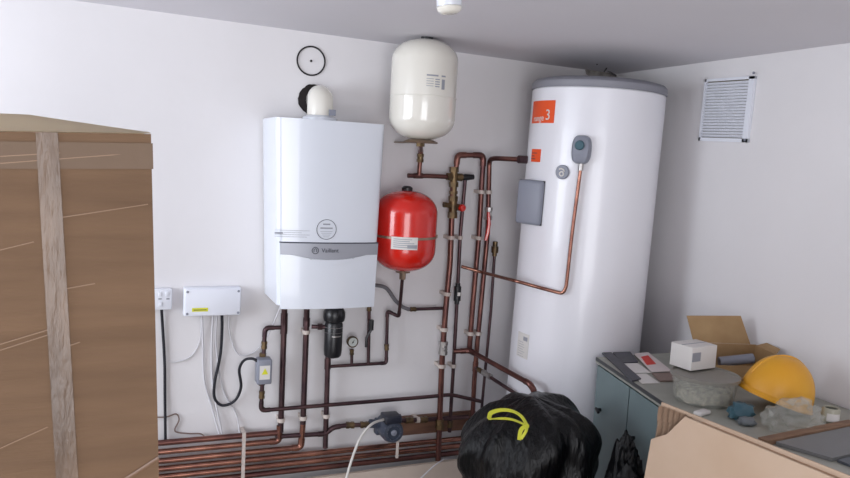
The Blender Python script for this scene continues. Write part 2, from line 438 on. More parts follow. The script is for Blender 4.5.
bm = new_bm(); lathe(bm, [(r+.0015, zs-.002), (r+.0025, zs), (r+.0015, zs+.002)], (wvx, wvy, 0), 56); obj('weld_seam', bm, CREAM, wv)
bm = new_bm()
def vpatch(bm, cx, cy, r, a0, a1, z0, z1, t=.0012, n=6):
    vv = []
    for i in range(n+1):
        a = math.radians(a0+(a1-a0)*i/n); q = []
        for rr, z in ((r+.0002, z0), (r+.0002, z1), (r+t, z1), (r+t, z0)): q.append(bm.verts.new((cx+rr*math.sin(a), cy-rr*math.cos(a), z)))
        vv.append(q)
    for a, b in zip(vv, vv[1:]):
        for k in range(4): bm.faces.new((a[k], a[(k+1) % 4], b[(k+1) % 4], b[k]))
    bm.faces.new(vv[0]); bm.faces.new(list(reversed(vv[-1])))
zp = P(440, 77, wvy-.1).z
vpatch(bm, wvx, wvy, r, -18, 2, zp-.003, zp+.003); vpatch(bm, wvx, wvy, r, 8, 16, zp-.003, zp+.003)
for k in range(4):
    vpatch(bm, wvx, wvy, r, -18, -6, zp-.014-.009*k, zp-.012-.009*k); vpatch(bm, wvx, wvy, r, -3, 5, zp-.016-.009*k, zp-.012-.009*k)
vpatch(bm, wvx, wvy, r, 9, 15, zp-.05, zp-.012)
obj('print', bm, INKL, wv)
bm = new_bm(); lathe(bm, [(.066, zb-.012), (.07, zb-.008), (.05, zb+.001)], (wvx, wvy, 0), 36); box(bm, (wvx-.02, wvy+.05, zb-.012), (wvx+.02, 0, zb-.007), bevel=.001); obj('bracket', bm, GALV, wv)
bm = new_bm(); lathe(bm, [(.018, zb-.026), (.018, zb-.012), (.014, zb-.012), (.014, zb+.006)], (wvx, wvy, 0), 6); obj('connection_nut', bm, BRASS, wv)
wv_zb = zb

rvy = -.17
rvx = P(405, 230, rvy).x; rr_ = P(434, 230, rvy).x-rvx; zt, zb = P(404, 190, rvy).z, P(404, 271, rvy).z
rv = thing('red_expansion_vessel', (rvx, rvy, zb), 'red expansion vessel strapped to the wall right of the boiler', 'expansion vessel')
bm = new_bm(); lathe(bm, vessel_prof(rr_, zb, zt, .55), (rvx, rvy, 0), 56); obj('tank', bm, REDP, rv)
bm = new_bm(); lathe(bm, [(.022, zt-.006), (.023, zt+.010), (.014, zt+.017), (0, zt+.018)], (rvx, rvy, 0), 20); obj('valve_cap', bm, BLACK, rv)
zs = P(420, 237, rvy-.05).z
bm = new_bm(); lathe(bm, [(rr_+.001, zs-.005), (rr_+.003, zs-.004), (rr_+.003, zs+.004), (rr_+.001, zs+.005)], (rvx, rvy, 0), 56)
box(bm, (rvx+rr_-.004, rvy-.01, zs-.008), (rvx+rr_+.014, rvy-.002, zs+.006)); box(bm, (rvx+rr_-.02, rvy-.002, zs-.005), (rvx+rr_+.004, 0, zs+.005))
obj('strap', bm, GALV, rv)
bm = new_bm(); zl = P(396, 243, rvy-.1).z
vpatch(bm, rvx, rvy, rr_, -44, 2, zl-.024, zl+.026, .0045, 10); lb = obj('label', bm, PAPER, rv, label='white data label')
bm = new_bm()
for k in range(5): vpatch(bm, rvx, rvy, rr_+.0044, -40, -12+4*(k % 3), zl-.016+.008*k, zl-.013+.008*k, .0008, 6)
vpatch(bm, rvx, rvy, rr_+.0044, -16, 1, zl-.018, zl-.004, .0008, 6)
obj('print', bm, INKL, lb)
bm = new_bm(); lathe(bm, [(.03, zb-.006), (.032, zb+.002), (.02, zb+.01)], (rvx, rvy, 0), 24); lathe(bm, [(.014, zb-.035), (.015, zb-.006), (.012, zb-.004)], (rvx, rvy, 0), 6); obj('connection_nut', bm, GALV, rv)
rv_zb = zb

# ------------------------------------------------------------------ pipework
def pipe(label, pts, d, m=COPPER, joints=(), clips=(), rad=.03, elbows=True, name='copper_pipe', group=None, clipmat=CLIP, bent=False):
    W = [Vector(p) if len(p) == 3 and isinstance(p, Vector) else P(*p) for p in pts]
    root = obj(name, tube(new_bm(), rounded(W, rad), d/2, 14), m, label=label, cat='pipe', group=group)
    if elbows and not bent:
        for a, b, c in zip(W, W[1:], W[2:]):
            u, v = (a-b).normalized(), (c-b).normalized()
            if u.dot(v) < -.93: continue
            q = min(rad, (a-b).length*.48, (c-b).length*.48)
            ex = q+d*.55
            pts2 = rounded([b+u*min(ex, (a-b).length*.9), b, b+v*min(ex, (c-b).length*.9)], q)
            obj('elbow', tube(new_bm(), pts2, d/2*1.17, 14), m, root)
    def seg_dir(p):
        best = None
        for a, b in zip(W, W[1:]):
            ab = b-a; t = max(0, min(1, (p-a).dot(ab)/ab.length_squared)); q = a+ab*t
            if best is None or (q-p).length < best[0]: best = ((q-p).length, q, ab.normalized())
        return best[1], best[2]
    for j in joints:                      # (u, v, y, kind)
        q, dr = seg_dir(P(*j[:3])); k = j[3] if len(j) > 3 else 'coupling'
        if k == 'coupling': obj('coupling', tube(new_bm(), [q-dr*d*.75, q+dr*d*.75], d/2*1.22, 14), m, root)
        elif k == 'compression':
            bm = new_bm(); tube(bm, [q-dr*d*.9, q-dr*d*.25], d/2*1.5, 6); tube(bm, [q-dr*d*.25, q+dr*d*.25], d/2*1.3, 12); tube(bm, [q+dr*d*.25, q+dr*d*.9], d/2*1.5, 6)
            obj('compression_fitting', bm, BRASS, root, ang=25)
        elif k == 'tee':
            obj('tee', tube(new_bm(), [q-dr*d*1.0, q+dr*d*1.0], d/2*1.22, 14), m, root)
    for c in clips:
        q, dr = seg_dir(P(*c[:3]))
        bm = new_bm(); tube(bm, [q-dr*.008, q+dr*.008], d/2*1.22+.0015, 16)
        box(bm, (q.x-d*.45, q.y+d*.35, q.z-.008), (q.x+d*.45, -.0, q.z+.008)) if abs(dr.z) > .5 else box(bm, (q.x-.008, q.y+d*.35, q.z-d*.45), (q.x+.008, 0, q.z+d*.45))
        obj('pipe_clip', bm, clipmat, root)
    return root

W_ = .05
zA, zB, zC, zD, zE, zF = [P(160, v, -W_).z for v in (443, 452, 461, 469, 477, 485)]
def HX(u, v, z, y=-W_): p = P(u, v, y); return Vector((p.x, y, z))
XS = -.25
# left bundle on the wall near the floor
rail = [
 ('topmost of the copper pipes stacked low on the wall, running to the pump branch', [Vector((XS, -W_, zA)), HX(278, 434, zA)], .024, COPPER),
 ('second copper pipe down in the low stack, ending under the boiler', [Vector((XS, -W_, zB)), HX(279, 439, zB), HX(279, 439, zA+.03)], .024, COPPERB),
 ('third copper pipe down in the low stack, turning up at a bend', [Vector((XS, -W_, zC)), HX(301, 446, zC), P(303, 424, -W_)], .024, COPPERB),
 ('fourth copper pipe down in the low stack', [Vector((XS, -W_, zD)), Vector((1.60, -W_, zD))], .024, COPPERB),
 ('fifth copper pipe down in the low stack', [Vector((XS, -W_, zE)), Vector((1.60, -W_, zE))], .024, COPPERB),
 ('lowest copper pipe of the stack beside the beige board', [Vector((XS, -W_, zF)), Vector((1.60, -W_, zF))], .024, COPPER)]
for lab, pts, d, m in rail: pipe(lab, pts, d, m, rad=.025)
br = new_bm(); p = P(244, 450, -.075); box(br, (p.x-.007, -.07, zF-.06), (p.x+.007, -.064, zA+.02)); box(br, (p.x-.007, -.066, zF-.06), (p.x+.007, 0, zF-.045)); box(br, (p.x-.007, -.066, zA+.013), (p.x+.007, 0, zA+.02))
obj('pipe_bracket', br, CLIP, smooth=False, label='upright white bracket strip holding the low stacked copper pipes', cat='bracket')
p = P(398, 450, -.075)
br = new_bm(); box(br, (p.x-.006, -.069, zE-.02), (p.x+.006, -.063, zD+.04)); box(br, (p.x-.006, -.065, zD+.03), (p.x+.006, 0, zD+.04))
obj('pipe_bracket', br, CLIP, smooth=False, label='short white bracket on the low pipes beneath the pump', cat='bracket')

# boiler tails
pipe('thick copper pipe straight down from the boiler, leftmost of its three', [(284.6, 303, -.07), (284, 327, -.05), (280.6, 432, -W_)], .024, COPPERD, joints=[(284, 318, -.06, 'coupling'), (284, 328, -.05, 'tee')], clips=[(281, 420, -W_)], elbows=False)
pipe('copper pipe down from the boiler, in the middle of its three', [(307, 303, -.07), (306.5, 322, -W_), (303, 424, -W_)], .024, COPPERD, joints=[(306.6, 322, -W_)], clips=[(306, 332, -W_), (303, 418, -W_)], elbows=False)
pipe('copper pipe down from the black filter to the low pipes', [(328, 352, -.05), (325.3, 448, -W_)], .022, COPPERD, clips=[(325.8, 416, -W_)], joints=[(327.6, 364, -.05, 'tee')])
pb = pipe('copper pipe looping through the grey valve box and across under the boiler', [(283.5, 327.5, -W_), (265, 327.8, -W_), (261, 410.5, -.06), (419, 397.6, -.06), (451, 394.6, -.06), (481.5, 401.5, -.10)], .017, COPPERD, joints=[(262.6, 394, -W_, 'compression'), (263.8, 345, -W_, 'compression')], clips=[], rad=.028)
# jog to pump
pipe('copper pipe jogging up from the low stack to the pump', [(276, 436.5, -W_), (325, 433.8, -W_), (333, 427.5, -W_), (346, 425.2, -W_), (376, 424.5, -W_-.01)], .02, COPPERD, joints=[(279, 436.4, -W_, 'coupling'), (350, 425, -W_, 'compression'), (364, 425, -W_, 'compression')], rad=.02)
pipe('copper pipe from the pump to the brass column valve', [(401, 420.5, -W_-.01), (437, 419, -W_), (468, 416.8, -W_)], .02, COPPERD, joints=[(408, 420.5, -W_, 'compression'), (423, 419.6, -W_, 'compression')], clips=[(417, 420, -W_)])
# filling pipe work
pipe('thin copper pipe rising from the filter line to the red vessel', [(329, 366.5, -W_), (386.3, 363, -W_), (387.4, 311, -W_), (398.8, 316.5, -.09), (400.5, 300, -.13), Vector((rvx, rvy, rv_zb-.02))], .0145, COPPERD, joints=[(387, 347, -W_, 'compression')], rad=.018)
fl = pipe('thin copper pipe with black filling valve below the boiler', [(369.3, 300, -.06), (368.4, 364, -W_)], .0145, COPPERD, name='filling_pipe', joints=[(369, 308, -.06, 'compression')])
bm = new_bm(); a, b = P(371.5, 320, -.08), P(371, 330, -.08); tube(bm, [a, b], .011, 12); tube(bm, [b, P(366.5, 338, -.08), P(366, 347, -.08)], .006, 8); obj('valve_lever', bm, BLACK, fl)
gr = pipe('short copper stub carrying the pressure gauge', [(351.7, 364.5, -W_), (351.8, 349, -W_)], .013, COPPERD, name='gauge_stub', joints=[(351.8, 352, -W_, 'compression')])
gc = P(352.2, 341.5, -.06)
g = thing('pressure_gauge', (gc.x, gc.y, gc.z-.024), 'small round brass pressure gauge with white dial', 'gauge')
bm = new_bm(); lathe(bm, [(.018, -.012), (.024, -.006), (.0245, .01), (.020, .013), (.0195, .010)], gc, 28, 'y'); obj('case', bm, BRASS, g)
bm = new_bm(); lathe(bm, [(.0194, .0102), (.0194, .0112)], gc, 28, 'y'); obj('dial_face', bm, GLASS, g)
bm = new_bm(); tube(bm, [gc+Vector((-.004, -.0125, -.006)), gc+Vector((.006, -.0125, .010))], .0012, 5); lathe(bm, [(.003, .011), (.003, .0135)], gc, 10, 'y'); obj('needle', bm, BLACK, g)
# grey hose and the pipe it joins
bm = new_bm(); tube(bm, catmull([P(374, 285, -.10), P(386, 288, -.07), P(395, 300, -.06), P(402, 306.5, -W_), P(409, 309.5, -W_)]), .0085, 10)
obj('grey_hose', bm, mat('hose_grey', (110, 108, 112), .5), label='bent grey hose behind the red vessel outlet', cat='hose')
pipe('short thin horizontal copper pipe from the grey hose to the first upright', [(408, 309.4, -W_), (444, 308.3, -W_)], .0145, COPPERD, joints=[(413, 309.4, -W_, 'compression')])

# uprights
c1 = pipe('thick upright copper pipe with brass mixing valve, leftmost of the uprights', [(453.5, 172, -.06), (450, 264, -.06), (445.6, 310, -.06), (442, 360, -.06), (438, 462, -.06)], .026, COPPER, clips=[(451.8, 237.6, -.06), (448.6, 294, -.06), (443.8, 329.5, -.06), (442, 366, -.06)], joints=[(439.5, 424, -.06, 'compression')], elbows=False)
bm = new_bm(); q = P(443.4, 348, -.065); tube(bm, [q+Vector((0, 0, -.03)), q+Vector((0, 0, -.015))], .02, 6); tube(bm, [q+Vector((0, 0, -.015)), q+Vector((0, 0, .015))], .0175, 16); tube(bm, [q+Vector((0, 0, .015)), q+Vector((0, 0, .03))], .02, 6); tube(bm, [q, q+Vector((0, -.03, 0))], .008, 10)
obj('isolating_valve', bm, STEEL, c1, ang=25, label='pale steel isolating valve')
# brass valve assembly
va = thing('brass_valve_set', P(453.2, 217, -.06), 'cluster of brass valves with red cap and black handle, beside the red vessel', 'valve')
def seg(bm, a, b, r, s=6): tube(bm, [P(*a), P(*b)], r, s)
bm = new_bm(); y = -.06
seg(bm, (454.2, 167, y), (454, 172, y), .021); seg(bm, (454, 172, y), (453.7, 182, y), .0165, 16); seg(bm, (453.7, 182, y), (453.6, 187, y), .021)
seg(bm, (447, 176.6, y), (452, 176.8, y), .018); seg(bm, (456, 177, y), (462, 177.4, y), .017, 12)
seg(bm, (453.5, 187, y), (453.3, 196, y), .015, 12); seg(bm, (453.3, 191, y), (453.3, 194, y), .019)
obj('upper_body', bm, BRASS, va, ang=25)
bm = new_bm()
seg(bm, (453.3, 196, y), (453.0, 201, y), .021); seg(bm, (453, 201, y), (452.6, 212, y), .019, 16); seg(bm, (452.6, 212, y), (452.4, 218, y), .0215)
seg(bm, (443.5, 204.6, y), (449, 205.2, y), .013); seg(bm, (449, 205, y), (459, 207.5, y), .015, 12)
obj('lower_body', bm, BRASS, va, ang=25)
bm = new_bm(); q = P(461.8, 207.8, -.075); lathe(bm, [(.014, -.02), (.0165, -.012), (.0165, .01), (.012, .016), (0, .017)], q, 14, 'y'); obj('red_cap', bm, REDP, va, label='red cap')
bm = new_bm(); tube(bm, [P(462, 177.3, y), P(465, 177.3, y), P(473.5, 177, y)], .013, 12, rs=[.012, .0155, .0115]); obj('black_handle', bm, BLACK, va, label='black handle')
pipe('copper pipe teeing from under the white vessel to the brass valves', [(408, 175.6, -.09), (430, 176, -.08), (448, 176.8, -.06)], .02, COPPER, joints=[(418.6, 175.7, -.09, 'tee')], elbows=False, rad=.01)
q = P(419, 175.5, -.09)
pipe('short copper drop from the white vessel bracket', [Vector((wvx, wvy, wv_zb-.02)), Vector((q.x, -.095, wv_zb-.045)), Vector((q.x, -.09, q.z))], .02, COPPER, rad=.02, joints=[(419.4, 158, -.1, 'compression')])
pipe('second upright copper pipe with the black valve, right of the thick one', [(465.3, 178, -.06), (460.3, 234, -.055), (457.5, 292, -.05), (453.6, 364, -.05), (449.5, 432, -.05)], .017, COPPERD, clips=[(460.2, 237.6, -.055), (453.6, 366, -.05)], elbows=False, joints=[(450, 424, -.05, 'compression')])
bm = new_bm(); a = P(457.9, 283, -.055); b = P(456.8, 304, -.055); tube(bm, [a, a.lerp(b, .15), a.lerp(b, .16), a.lerp(b, .84), a.lerp(b, .85), b], .014, 12, rs=[.011, .011, .0165, .0165, .011, .011])
fv = obj('check_valve', bm, BLACK, label='black check valve on the second upright pipe', cat='valve')
bm = new_bm(); m_ = a.lerp(b, .5); box(bm, (m_.x-.007, m_.y-.0185, m_.z-.008), (m_.x+.007, m_.y-.0155, m_.z+.008)); obj('sticker', bm, PAPER, fv)
c3 = pipe('upright copper pipe looping over the top from the brass valves', [(456.3, 168, -.06), (457.5, 155, -.06), (483.5, 155.2, -.06), (478.7, 238, -.055), (472.2, 312, -.05), (469.5, 349, -.05)], .024, COPPER, clips=[(482.2, 192, -.06), (478.4, 238, -.055), (471.7, 333.5, -.05)], elbows=True, rad=.035)
c4 = pipe('upright copper pipe with red lever, bending right to the cylinder side', [Vector((1.640, -.25, 1.672)), (493.5, 158.2, -.11), (489.4, 160, -.06), (487.6, 234, -.05), (480.3, 312, -.05), (477.6, 340, -.05), (474.3, 380, -.05), (471.4, 440, -.05)], .022, COPPER, clips=[(487.8, 192, -.05), (477.8, 333.5, -.05)], rad=.03, elbows=False, joints=[(479, 366.5, -.05, 'tee'), (472, 424, -.05, 'coupling')])
bm = new_bm(); p = Vector((1.638, -.25, 1.672)); tube(bm, [p-Vector((.028, 0, 0)), p+Vector((.012, 0, 0))], .017, 12); obj('port_nut', bm, COPPERD, c4)
bm = new_bm(); q = P(488.4, 213.5, -.055); tube(bm, [q+Vector((0, 0, -.028)), q+Vector((0, 0, -.014)), q+Vector((0, 0, -.013)), q+Vector((0, 0, .013)), q+Vector((0, 0, .014)), q+Vector((0, 0, .028))], .018, 10, rs=[.019, .019, .016, .016, .019, .019]); tube(bm, [q, q+Vector((-.006, -.032, 0))], .008, 8)
vv_ = obj('lever_valve', bm, STEEL, c4, ang=25)
bm = new_bm(); tube(bm, [P(488.5, 212, -.09), P(489, 224, -.095), P(487.6, 233, -.09), P(485.4, 240.5, -.09)], .008, 8, rs=[.006, .0085, .0095, .007]); obj('red_lever', bm, REDP, vv_, label='red lever')
pipe('thin upright copper pipe with a brass cap, rightmost of the uprights', [(494.8, 250, -.07), (491, 310, -.06), (487.2, 350, -.06), (482, 404, -.06), (480, 436, -.06)], .0135, COPPERD, elbows=False)
bm = new_bm(); q = P(494.9, 249, -.07); tube(bm, [q+Vector((0, 0, -.032)), q+Vector((0, 0, -.018)), q+Vector((0, 0, -.017)), q+Vector((0, 0, .012)), q+Vector((0, 0, .013)), q+Vector((0, 0, .034))], .01, 10, rs=[.011, .011, .0165, .0165, .0115, .0115])
obj('brass_air_vent', bm, BRASS, label='brass vent fitting capping the rightmost thin upright pipe', cat='valve')
# discharge pipe from relief valve down the cylinder front and back to the wall
top = cpt(-43.2, 1.66, CR+.022); low = cpt(-47.6, 1.17, CR+.022)
pipe('thin bright copper pipe down the cylinder front and left to the uprights', [top, cpt(-46, 1.4, CR+.022), low+Vector((0, 0, .0)), cpt(-50, 1.145, CR+.022), cpt(-68, 1.155, CR+.03), P(516, 281, -.42), P(500, 277, -.27), P(481, 272, -.11), P(461.5, 266.5, -.085)], .0145, COPPERB, rad=.03, elbows=False)
bm = new_bm(); tube(bm, [top+Vector((0, 0, .03)), top+Vector((0, 0, -.02))], .0105, 10); obj('discharge_nut', bm, STEEL, label='steel nut where the thin copper pipe leaves the grey valve cover', cat='fitting')
# low diagonals
pipe('copper pipe slanting down from the uprights to the cylinder foot', [(453.5, 351.5, -.06), (469.5, 350.5, -.08), (529.5, 383.5, -.5), (534.5, 391, -.52), (531, 440, -.52)], .022, COPPER, rad=.03, joints=[(470.5, 349.5, -.09, 'coupling')])
d2 = pipe('thinner copper pipe slanting below the other towards the cylinder foot', [(475.5, 367.5, -.06), (529, 402.5, -.47)], .016, COPPERD, joints=[(480, 370.3, -.1, 'compression')])
bm = new_bm(); q = P(487, 374.6, -.16); dr = (P(529, 402.5, -.47)-P(475.5, 367.5, -.06)).normalized(); tube(bm, [q-dr*.03, q-dr*.015, q-dr*.014, q+dr*.014, q+dr*.015, q+dr*.03], .014, 10, rs=[.014, .014, .011, .011, .014, .014]); obj('isolating_valve', bm, STEEL, d2, ang=25)

# ------------------------------------------------------------------ magnetic filter
fy = -.085
a, b = P(334.5, 307, fy), P(332.5, 356.5, fy)
mf = thing('system_filter', (b.x, fy, b.z), 'black cylindrical water filter hanging beneath the boiler', 'filter')
h = a.z-b.z
bm = new_bm(); lathe(bm, [(.0, 0), (.03, 0), (.036, .008), (.038, .03), (.038, h*.66), (.034, h*.70)], b, 36); obj('canister', bm, BLACK, mf)
bm = new_bm(); lathe(bm, [(.034, h*.70), (.043, h*.73), (.046, h*.8), (.046, h*.9), (.036, h*.99), (.016, h*1.03)], b, 36); obj('head', bm, BLACK, mf)
bm = new_bm(); tube(bm, [b+Vector((0, 0, h)), Vector((b.x, fy, BZ0+.02))], .013, 12); tube(bm, [b+Vector((-.09, .02, h*.6)), b+Vector((-.02, 0, h*.6))], .009, 10); tube(bm, [b+Vector((-.066, .014, h*.6)), b+Vector((-.046, .01, h*.6))], .014, 6); tube(bm, [b+Vector((0, 0, -.006)), b], .012, 12); obj('connector', bm, COPPERD, mf)
bm = new_bm(); lathe(bm, [(.0385, h*.60), (.0392, h*.605), (.0385, h*.61)], b, 36); lathe(bm, [(.0385, h*.5), (.0392, h*.503), (.0385, h*.506)], b, 36)
vpatch(bm, b.x, b.y, .038, -25, 35, h*.43+b.z, h*.45+b.z); obj('grey_ring', bm, STEEL, mf)

# ------------------------------------------------------------------ zone valve box
a, b = P(257.6, 360, -.1), P(271.5, 384, -.1)
zv = thing('zone_valve', ((a.x+b.x)/2, -.08, b.z), 'small grey motor valve box with yellow warning sticker', 'valve')
bm = new_bm(); box(bm, (a.x, -.105, b.z), (b.x, -.045, a.z), bevel=.006); obj('motor_housing', bm, GREYP, zv)
bm = new_bm(); box(bm, (a.x+.009, -.1068, b.z+.022), (b.x-.009, -.1048, a.z-.024)); st = obj('sticker', bm, PAPER, zv)
bm = new_bm(); cx_ = (a.x+b.x)/2; cz_ = (a.z+b.z)/2+.004; prism(bm, [(cx_-.013, -.107, cz_-.012), (cx_+.013, -.107, cz_-.012), (cx_, -.107, cz_+.013)], None, (0, -.001, 0)); obj('warning_triangle', bm, STICK, st)
bm = new_bm()
for z_ in (a.z+.006, b.z-.010): lathe(bm, [(.014, -.008), (.014, .008)], (P(262.6, 360, -W_).x, -W_, z_), 6)
obj('valve_body', bm, BRASS, zv, ang=25)

# ------------------------------------------------------------------ pump
pc = P(389.5, 427, -.11)
pm = thing('circulation_pump', (pc.x, pc.y, pc.z-.06), 'dark grey circulation pump with finned round motor on the low pipe', 'pump')
bm = new_bm(); lathe(bm, [(.048, -.045), (.05, -.02), (.05, .02), (.045, .035), (.043, .042), (.030, .044), (.028, .040), (0, .040)], pc+Vector((.006, 0, -.012)), 36, 'y'); mo = obj('motor', bm, mat('pump_grey', (62, 68, 82), .4, var=.2, vscale=20), pm)
bm = new_bm()
for k in range(12):
    a_ = 2*PI*k/12; c = pc+Vector((.006, 0, -.012)); tube(bm, [c+Vector((.030*math.cos(a_), -.043, .030*math.sin(a_))), c+Vector((.045*math.cos(a_), -.034, .045*math.sin(a_)))], .0022, 5)
lathe(bm, [(.013, .04), (.013, .045), (.004, .047), (.004, .042)], pc+Vector((.006, 0, -.012)), 16, 'y'); obj('face_ribs', bm, GREYP, mo)
bm = new_bm(); box(bm, (pc.x-.036, pc.y-.045, pc.z+.026), (pc.x+.04, pc.y+.03, pc.z+.062), bevel=.007); obj('terminal_box', bm, mat('pump_dark', (34, 36, 48), .4), pm)
bm = new_bm(); lathe(bm, [(.02, 0), (.036, .01), (.04, .04), (.045, .055)], (pc.x, -.02, pc.z-.004), 20, 'y'); tube(bm, [Vector((pc.x-.075, -.06, pc.z+.004)), Vector((pc.x-.03, -.06, pc.z))], .02, 8); tube(bm, [Vector((pc.x+.03, -.06, pc.z+.012)), Vector((pc.x+.07, -.06, pc.z+.018))], .019, 8); box(bm, (pc.x-.045, -.07, pc.z-.05), (pc.x-.02, -.03, pc.z+.02), bevel=.006); obj('volute', bm, mat('cast_grey', (56, 62, 76), .55), pm)

# ------------------------------------------------------------------ electrics
def cable(label, pts, r, m, name='cable', cat='cable'):
    return obj(name, tube(new_bm(), catmull([p if isinstance(p, Vector) else P(*p) for p in pts]), r, 8), m, label=label, cat=cat)
a, b = P(184.5, 289, -.06), P(241, 315.5, -.06)
jb = thing('wiring_centre', ((a.x+b.x)/2, -.03, b.z), 'long white wiring box on the wall left of the boiler', 'junction box')
bm = new_bm(); box(bm, (a.x, -.045, b.z), (b.x, -.0005, a.z), bevel=.004); obj('base', bm, PLASTIC, jb)
bm = new_bm(); box(bm, (a.x+.002, -.06, b.z+.002), (b.x-.002, -.0455, a.z-.002), bevel=.004); obj('lid', bm, PLASTIC, jb)
for sx in (a.x+.012, b.x-.012):
    for sz in (b.z+.012, a.z-.012):
        bm = new_bm(); lathe(bm, [(.005, 0), (.005, .002), (0, .0022)], (sx, -.0595, sz), 12, 'y'); obj('screw', bm, GREYP, jb)
bm = new_bm(); q0, q1 = P(192, 312, -.06), P(208, 309, -.06); box(bm, (q0.x, -.0608, q0.z+.001), (q1.x, -.0598, q1.z+.005)); sk = obj('sticker', bm, STICK, jb, label='yellow sticker')
bm = new_bm(); box(bm, (q0.x+.006, -.0614, q0.z+.006), (q1.x-.006, -.0607, q0.z+.009)); obj('print', bm, INK, sk)
a, b = P(156.5, 289, -.03), P(171.5, 309, -.03)
so = thing('fused_switch', ((a.x+b.x)/2, -.02, b.z), 'white double switched spur on the wall beside the big carton', 'socket')
bm = new_bm(); box(bm, (a.x-.03, -.03, b.z), (b.x, -.0005, a.z), bevel=.003); obj('back_box', bm, PLASTIC, so)
bm = new_bm(); box(bm, (a.x-.03, -.038, b.z-.001), (b.x+.001, -.0302, a.z+.001), bevel=.003); obj('faceplate', bm, PLASTIC, so)
for k, (u, v) in enumerate(((160, 294), (167, 294), (160.5, 304))):
    q = P(u, v, -.04); bm = new_bm(); box(bm, (q.x-.006, -.042, q.z-.008), (q.x+.006, -.0375, q.z+.008), bevel=.0015); obj('rocker', bm, PLASTIC, so)
for u, v in ((160, 299), (168, 299)):
    q = P(u, v, -.04); bm = new_bm(); box(bm, (q.x-.006, -.0388, q.z-.0015), (q.x+.006, -.0379, q.z+.0015)); obj('slot', bm, INK, so)
cable('black cable hanging straight down from the white switched spur', [(161.5, 308, -.02), (162.5, 325, -.012), (164.6, 362, -.01), (165, 400, -.01), (165.5, 441, -.02)], .0055, RUBBER)
cable('thick black cable looping from the wiring box to the grey valve box', [(222, 314, -.035), (222, 330, -.02), (220.5, 354, -.015), (214.5, 384, -.015), (215, 399, -.015), (223, 405.5, -.015), (235, 400.5, -.02), (241, 387, -.03), (239.3, 370, -.05), (244, 360.5, -.07), (252, 358.6, -.08), (259, 362, -.085)], .0058, RUBBER)
WC = mat('white_cable', (206, 204, 208), .5)
cable('white cable hanging from the wiring box, leftmost of the loose ones', [(202, 315, -.03), (203, 345, -.01), (204, 379, -.008), (211, 405, -.008), (219, 434, -.03)], .0042, WC)
cable('white cable hanging straight from the middle of the wiring box', [(213, 315, -.03), (211.5, 350, -.01), (213, 387, -.008), (222, 434, -.03)], .0042, WC)
cable('thin white cable wandering from the wiring box down past the black loop', [(217, 315, -.03), (216, 345, -.01), (223, 390, -.006), (236, 414, -.008), (240, 437, -.03)], .0035, WC)
cable('thin white cable sweeping from the wiring box up under the boiler', [(229, 315, -.03), (230, 335, -.01), (238, 354, -.008), (254, 352, -.01), (268, 335, -.02), (282, 303, -.06)], .003, WC)
cable('thin white wire curling left from under the wiring box', [(201, 316, -.02), (200, 340, -.006), (191, 356, -.006), (176, 362, -.006), (168, 361, -.006)], .0025, WC)
cable('thin brown wire bent along the wall above the low pipes', [(150, 417, -.01), (166, 417, -.008), (176, 414, -.008), (179, 420, -.008), (175, 431, -.008), (188, 433.5, -.01), (201, 434, -.015), (207, 440, -.03)], .0028, mat('brown_wire', (120, 100, 92), .5))
cable('white cable curving from the pump down towards the floor', [Vector((pc.x-.034, pc.y-.02, pc.z+.044)), P(372, 424, -.19), P(361, 437, -.22), P(353, 456, -.24), P(346, 480, -.25), P(342, 500, -.25)], .0055, mat('pale_cable', (210, 206, 200), .5))
cable('thin white wire trailing over the beige board', [(444, 459, -.13), (434, 466, -.17), (421, 478, -.19), (412, 488, -.21)], .003, WC)

# ------------------------------------------------------------------ ceiling things
a = PD(450, 5, 1.75)
lh = thing('ceiling_spotlight', (a.x, a.y, cz(a.x)), 'white cylindrical spotlight hanging from the ceiling', 'ceiling light')
zc = a.z-.02
M = Matrix.Translation((a.x, a.y, zc)) @ Matrix.Rotation(math.radians(-6), 4, 'Y')
bm = new_bm(); lathe(bm, [(.0285, .017), (.0295, .025), (.0295, cz(a.x)-zc-.02), (.02, cz(a.x)-zc-.014)], M=M, seg=36); obj('lamp_body', bm, WHITE, lh)
bm = new_bm(); lathe(bm, [(0, 0), (.018, .0), (.027, .006), (.0295, .013), (.028, .0165)], M=M, seg=36); obj('lamp_shade', bm, CREAM, lh)
bm = new_bm(); lathe(bm, [(.026, .0150), (.026, .0178)], M=M, seg=30); obj('gap', bm, BLACK, lh)
bm = new_bm(); lathe(bm, [(.045, cz(a.x)-.02), (.045, cz(a.x)-.001)], (a.x, a.y, 0), 30); obj('ceiling_rose', bm, WHITE, lh)
wr = mat('grey_wire', (70, 66, 68), .6)
def cw(label, pts):
    return obj('loose_wire', tube(new_bm(), catmull(pts), .0035, 6), wr, label=label, cat='wire')
p0 = P(617, 74, -.03)
cw('dark loose wire poking down from the ceiling above the cylinder', [P(604, 72, -.12), P(607, 66, -.14), P(601, 58, -.18), Vector((P(598, 50, -.2).x, -.2, cz(2.1)-.001))])
cw('dark wire end poking from the plaster in the ceiling corner', [P(600, 67, -.03), P(608, 71, -.05), P(616, 75.5, -.07), P(612, 74, -.03)])
bm = new_bm()
pl = [P(584, 63, -.001), P(598, 62, -.001), P(612, 71, -.001), P(618, 80, -.001), P(600, 84, -.001), P(586, 74, -.001)]
prism(bm, pl, None, (0, -.005, 0)); obj('plaster_patch', bm, mat('raw_plaster', (176, 170, 162), .95, rgb2=(120, 114, 110), vscale=30), smooth=False, label='rough unpainted plaster patch high in the corner above the cylinder', cat='plaster')

